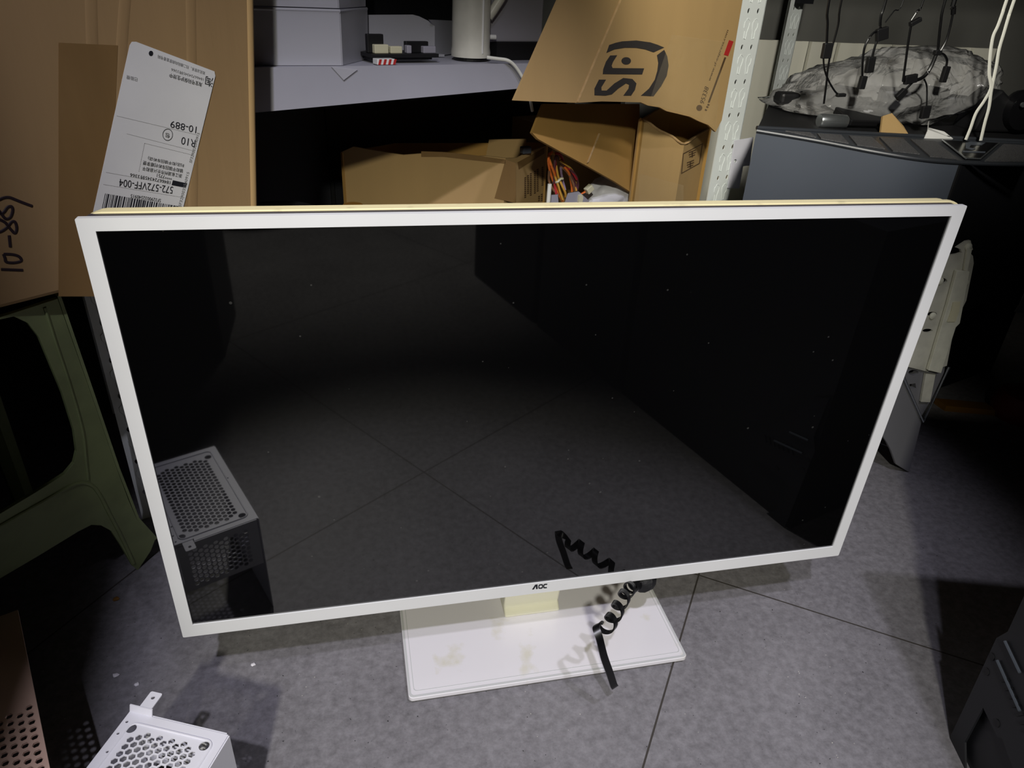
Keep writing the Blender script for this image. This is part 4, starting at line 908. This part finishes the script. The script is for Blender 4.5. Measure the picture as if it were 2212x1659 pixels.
# the row goes on behind the photographer; it shows in the screen
GB = 'black towers in a row behind the photographer'
for i, (f, l, h, lb) in enumerate(((.44, .30, .50, 'black tower mirrored darkly at the right of the screen, nearest'), (.76, .30, .55, 'black tower mirrored darkly in the middle of the screen, farthest'))):
    p = s0+sd*f; mb = MB(); w_ = out_n
    mb.prism([p, p+sd*l, p+sd*l+w_*.2, p+w_*.2], (0, 0, h)); o = mb.build('computer_tower', M['blkmetal'], bev=.004); tag(o, lb, 'computer case', GB)
mb = MB(); mb.box((-.838, -.90, .86), (.80, .20, 1.72)); tag(mb.build('dark_cabinet', M['blkmetal'], bev=.005), 'dark cabinet mirrored at the top left of the screen', 'cabinet')  # dark mass mirrored here, its size and place set to shade the left floor

MB().lathe((-.43, -1.72, 0), [(.115, 0), (.125, .02), (.15, .36), (.155, .37), (.145, .37), (.12, .03)], 30).build('waste_bin', M['blk'], smooth=True); tag(bpy.data.objects['waste_bin'], 'round black bin mirrored at the top left of the screen', 'bin')
# ------------------------------------------------------------------ crumbs on the floor
for i, (px, py, r, lb) in enumerate([(250, 1461, .0036, 'white plaster crumb left of the other, above the drive cage'), (296, 1480, .0030, 'white plaster crumb right of the other, above the drive cage'), (547, 1437, .0026, 'pale plaster crumb on the floor below the bezel'), (250, 1296, .004, 'yellowish chip near the stool foot')]):
    p = onz(px, py, 0); bm = bmesh.new(); bmesh.ops.create_icosphere(bm, subdivisions=1, radius=r); mb = MB()
    mb.add([V((p.x+v.co.x*random.uniform(.7, 1.5), p.y+v.co.y*random.uniform(.6, 1.1), r*.45+v.co.z*.45)) for v in bm.verts], [tuple(x.index for x in f.verts) for f in bm.faces]); bm.free()
    tag(mb.build('plaster_crumb', M['crumb' if i < 3 else 'yellow']), lb, 'crumb', 'crumbs on the floor')

# ------------------------------------------------------------------ light
def lamp(name, kind, loc, target, power, rgb, size):
    l = bpy.data.lights.new(name, kind); l.energy = power; l.color = rgb
    if kind == 'AREA': l.shape = 'RECTANGLE'; l.size, l.size_y = size
    else: l.shadow_soft_size = size
    o = bpy.data.objects.new(name, l); COL.objects.link(o); o.location = loc
    o.rotation_euler = (V(target)-V(loc)).to_track_quat('-Z', 'Y').to_euler(); return o
def spot(name, loc, target, power, rgb, deg, blend, soft):
    o = lamp(name, 'SPOT', loc, target, power, rgb, soft); o.data.spot_size = math.radians(deg); o.data.spot_blend = blend; return o
spot('work_lamp_cool', (-.42, -1.35, 2.2), (-.12, .20, 0), 85, (.87, .85, 1.0), 33, .55, .025)
spot('work_lamp_side', (.22, -1.10, 2.2), (.17, .20, .1), 48, (.87, .85, 1.0), 31, .6, .03)
spot('work_lamp_warm', (-.465, -1.62, 1.5), (-.02, .05, .14), 86, (1.0, .97, .82), 40, .8, .04)
spot('back_fill', (.05, -.50, 1.25), (.70, .85, .66), 52, (1.0, .96, .86), 42, .6, .05)  # added fill to brighten the background, no such lamp is known
spot('aisle_fill', (-.25, -1.68, 2.5), (-.25, -1.68, 0), 105, (1.0, .97, .84), 46, .8, .10)  # added light on the floor behind the camera, for the screen reflection
wd_ = bpy.data.worlds.new('World'); bpy.context.scene.world = wd_; wd_.use_nodes = True
wd_.node_tree.nodes['Background'].inputs[0].default_value = (.5, .52, .5, 1); wd_.node_tree.nodes['Background'].inputs[1].default_value = .017

# ------------------------------------------------------------------ camera
cd = bpy.data.cameras.new('Camera'); cam = bpy.data.objects.new('Camera', cd); COL.objects.link(cam)
cd.sensor_fit = 'HORIZONTAL'; cd.sensor_width = 36; cd.lens = F/W*36; cd.clip_start = .02
m4 = Matrix((RT, UP, -FW)).transposed().to_4x4(); m4.translation = CAM; cam.matrix_world = m4
sc = bpy.context.scene; sc.camera = cam
vs = sc.view_settings; vs.view_transform = 'Standard'; vs.look = 'None'; vs.exposure = .28; vs.gamma = 1.; vs.use_curve_mapping = False
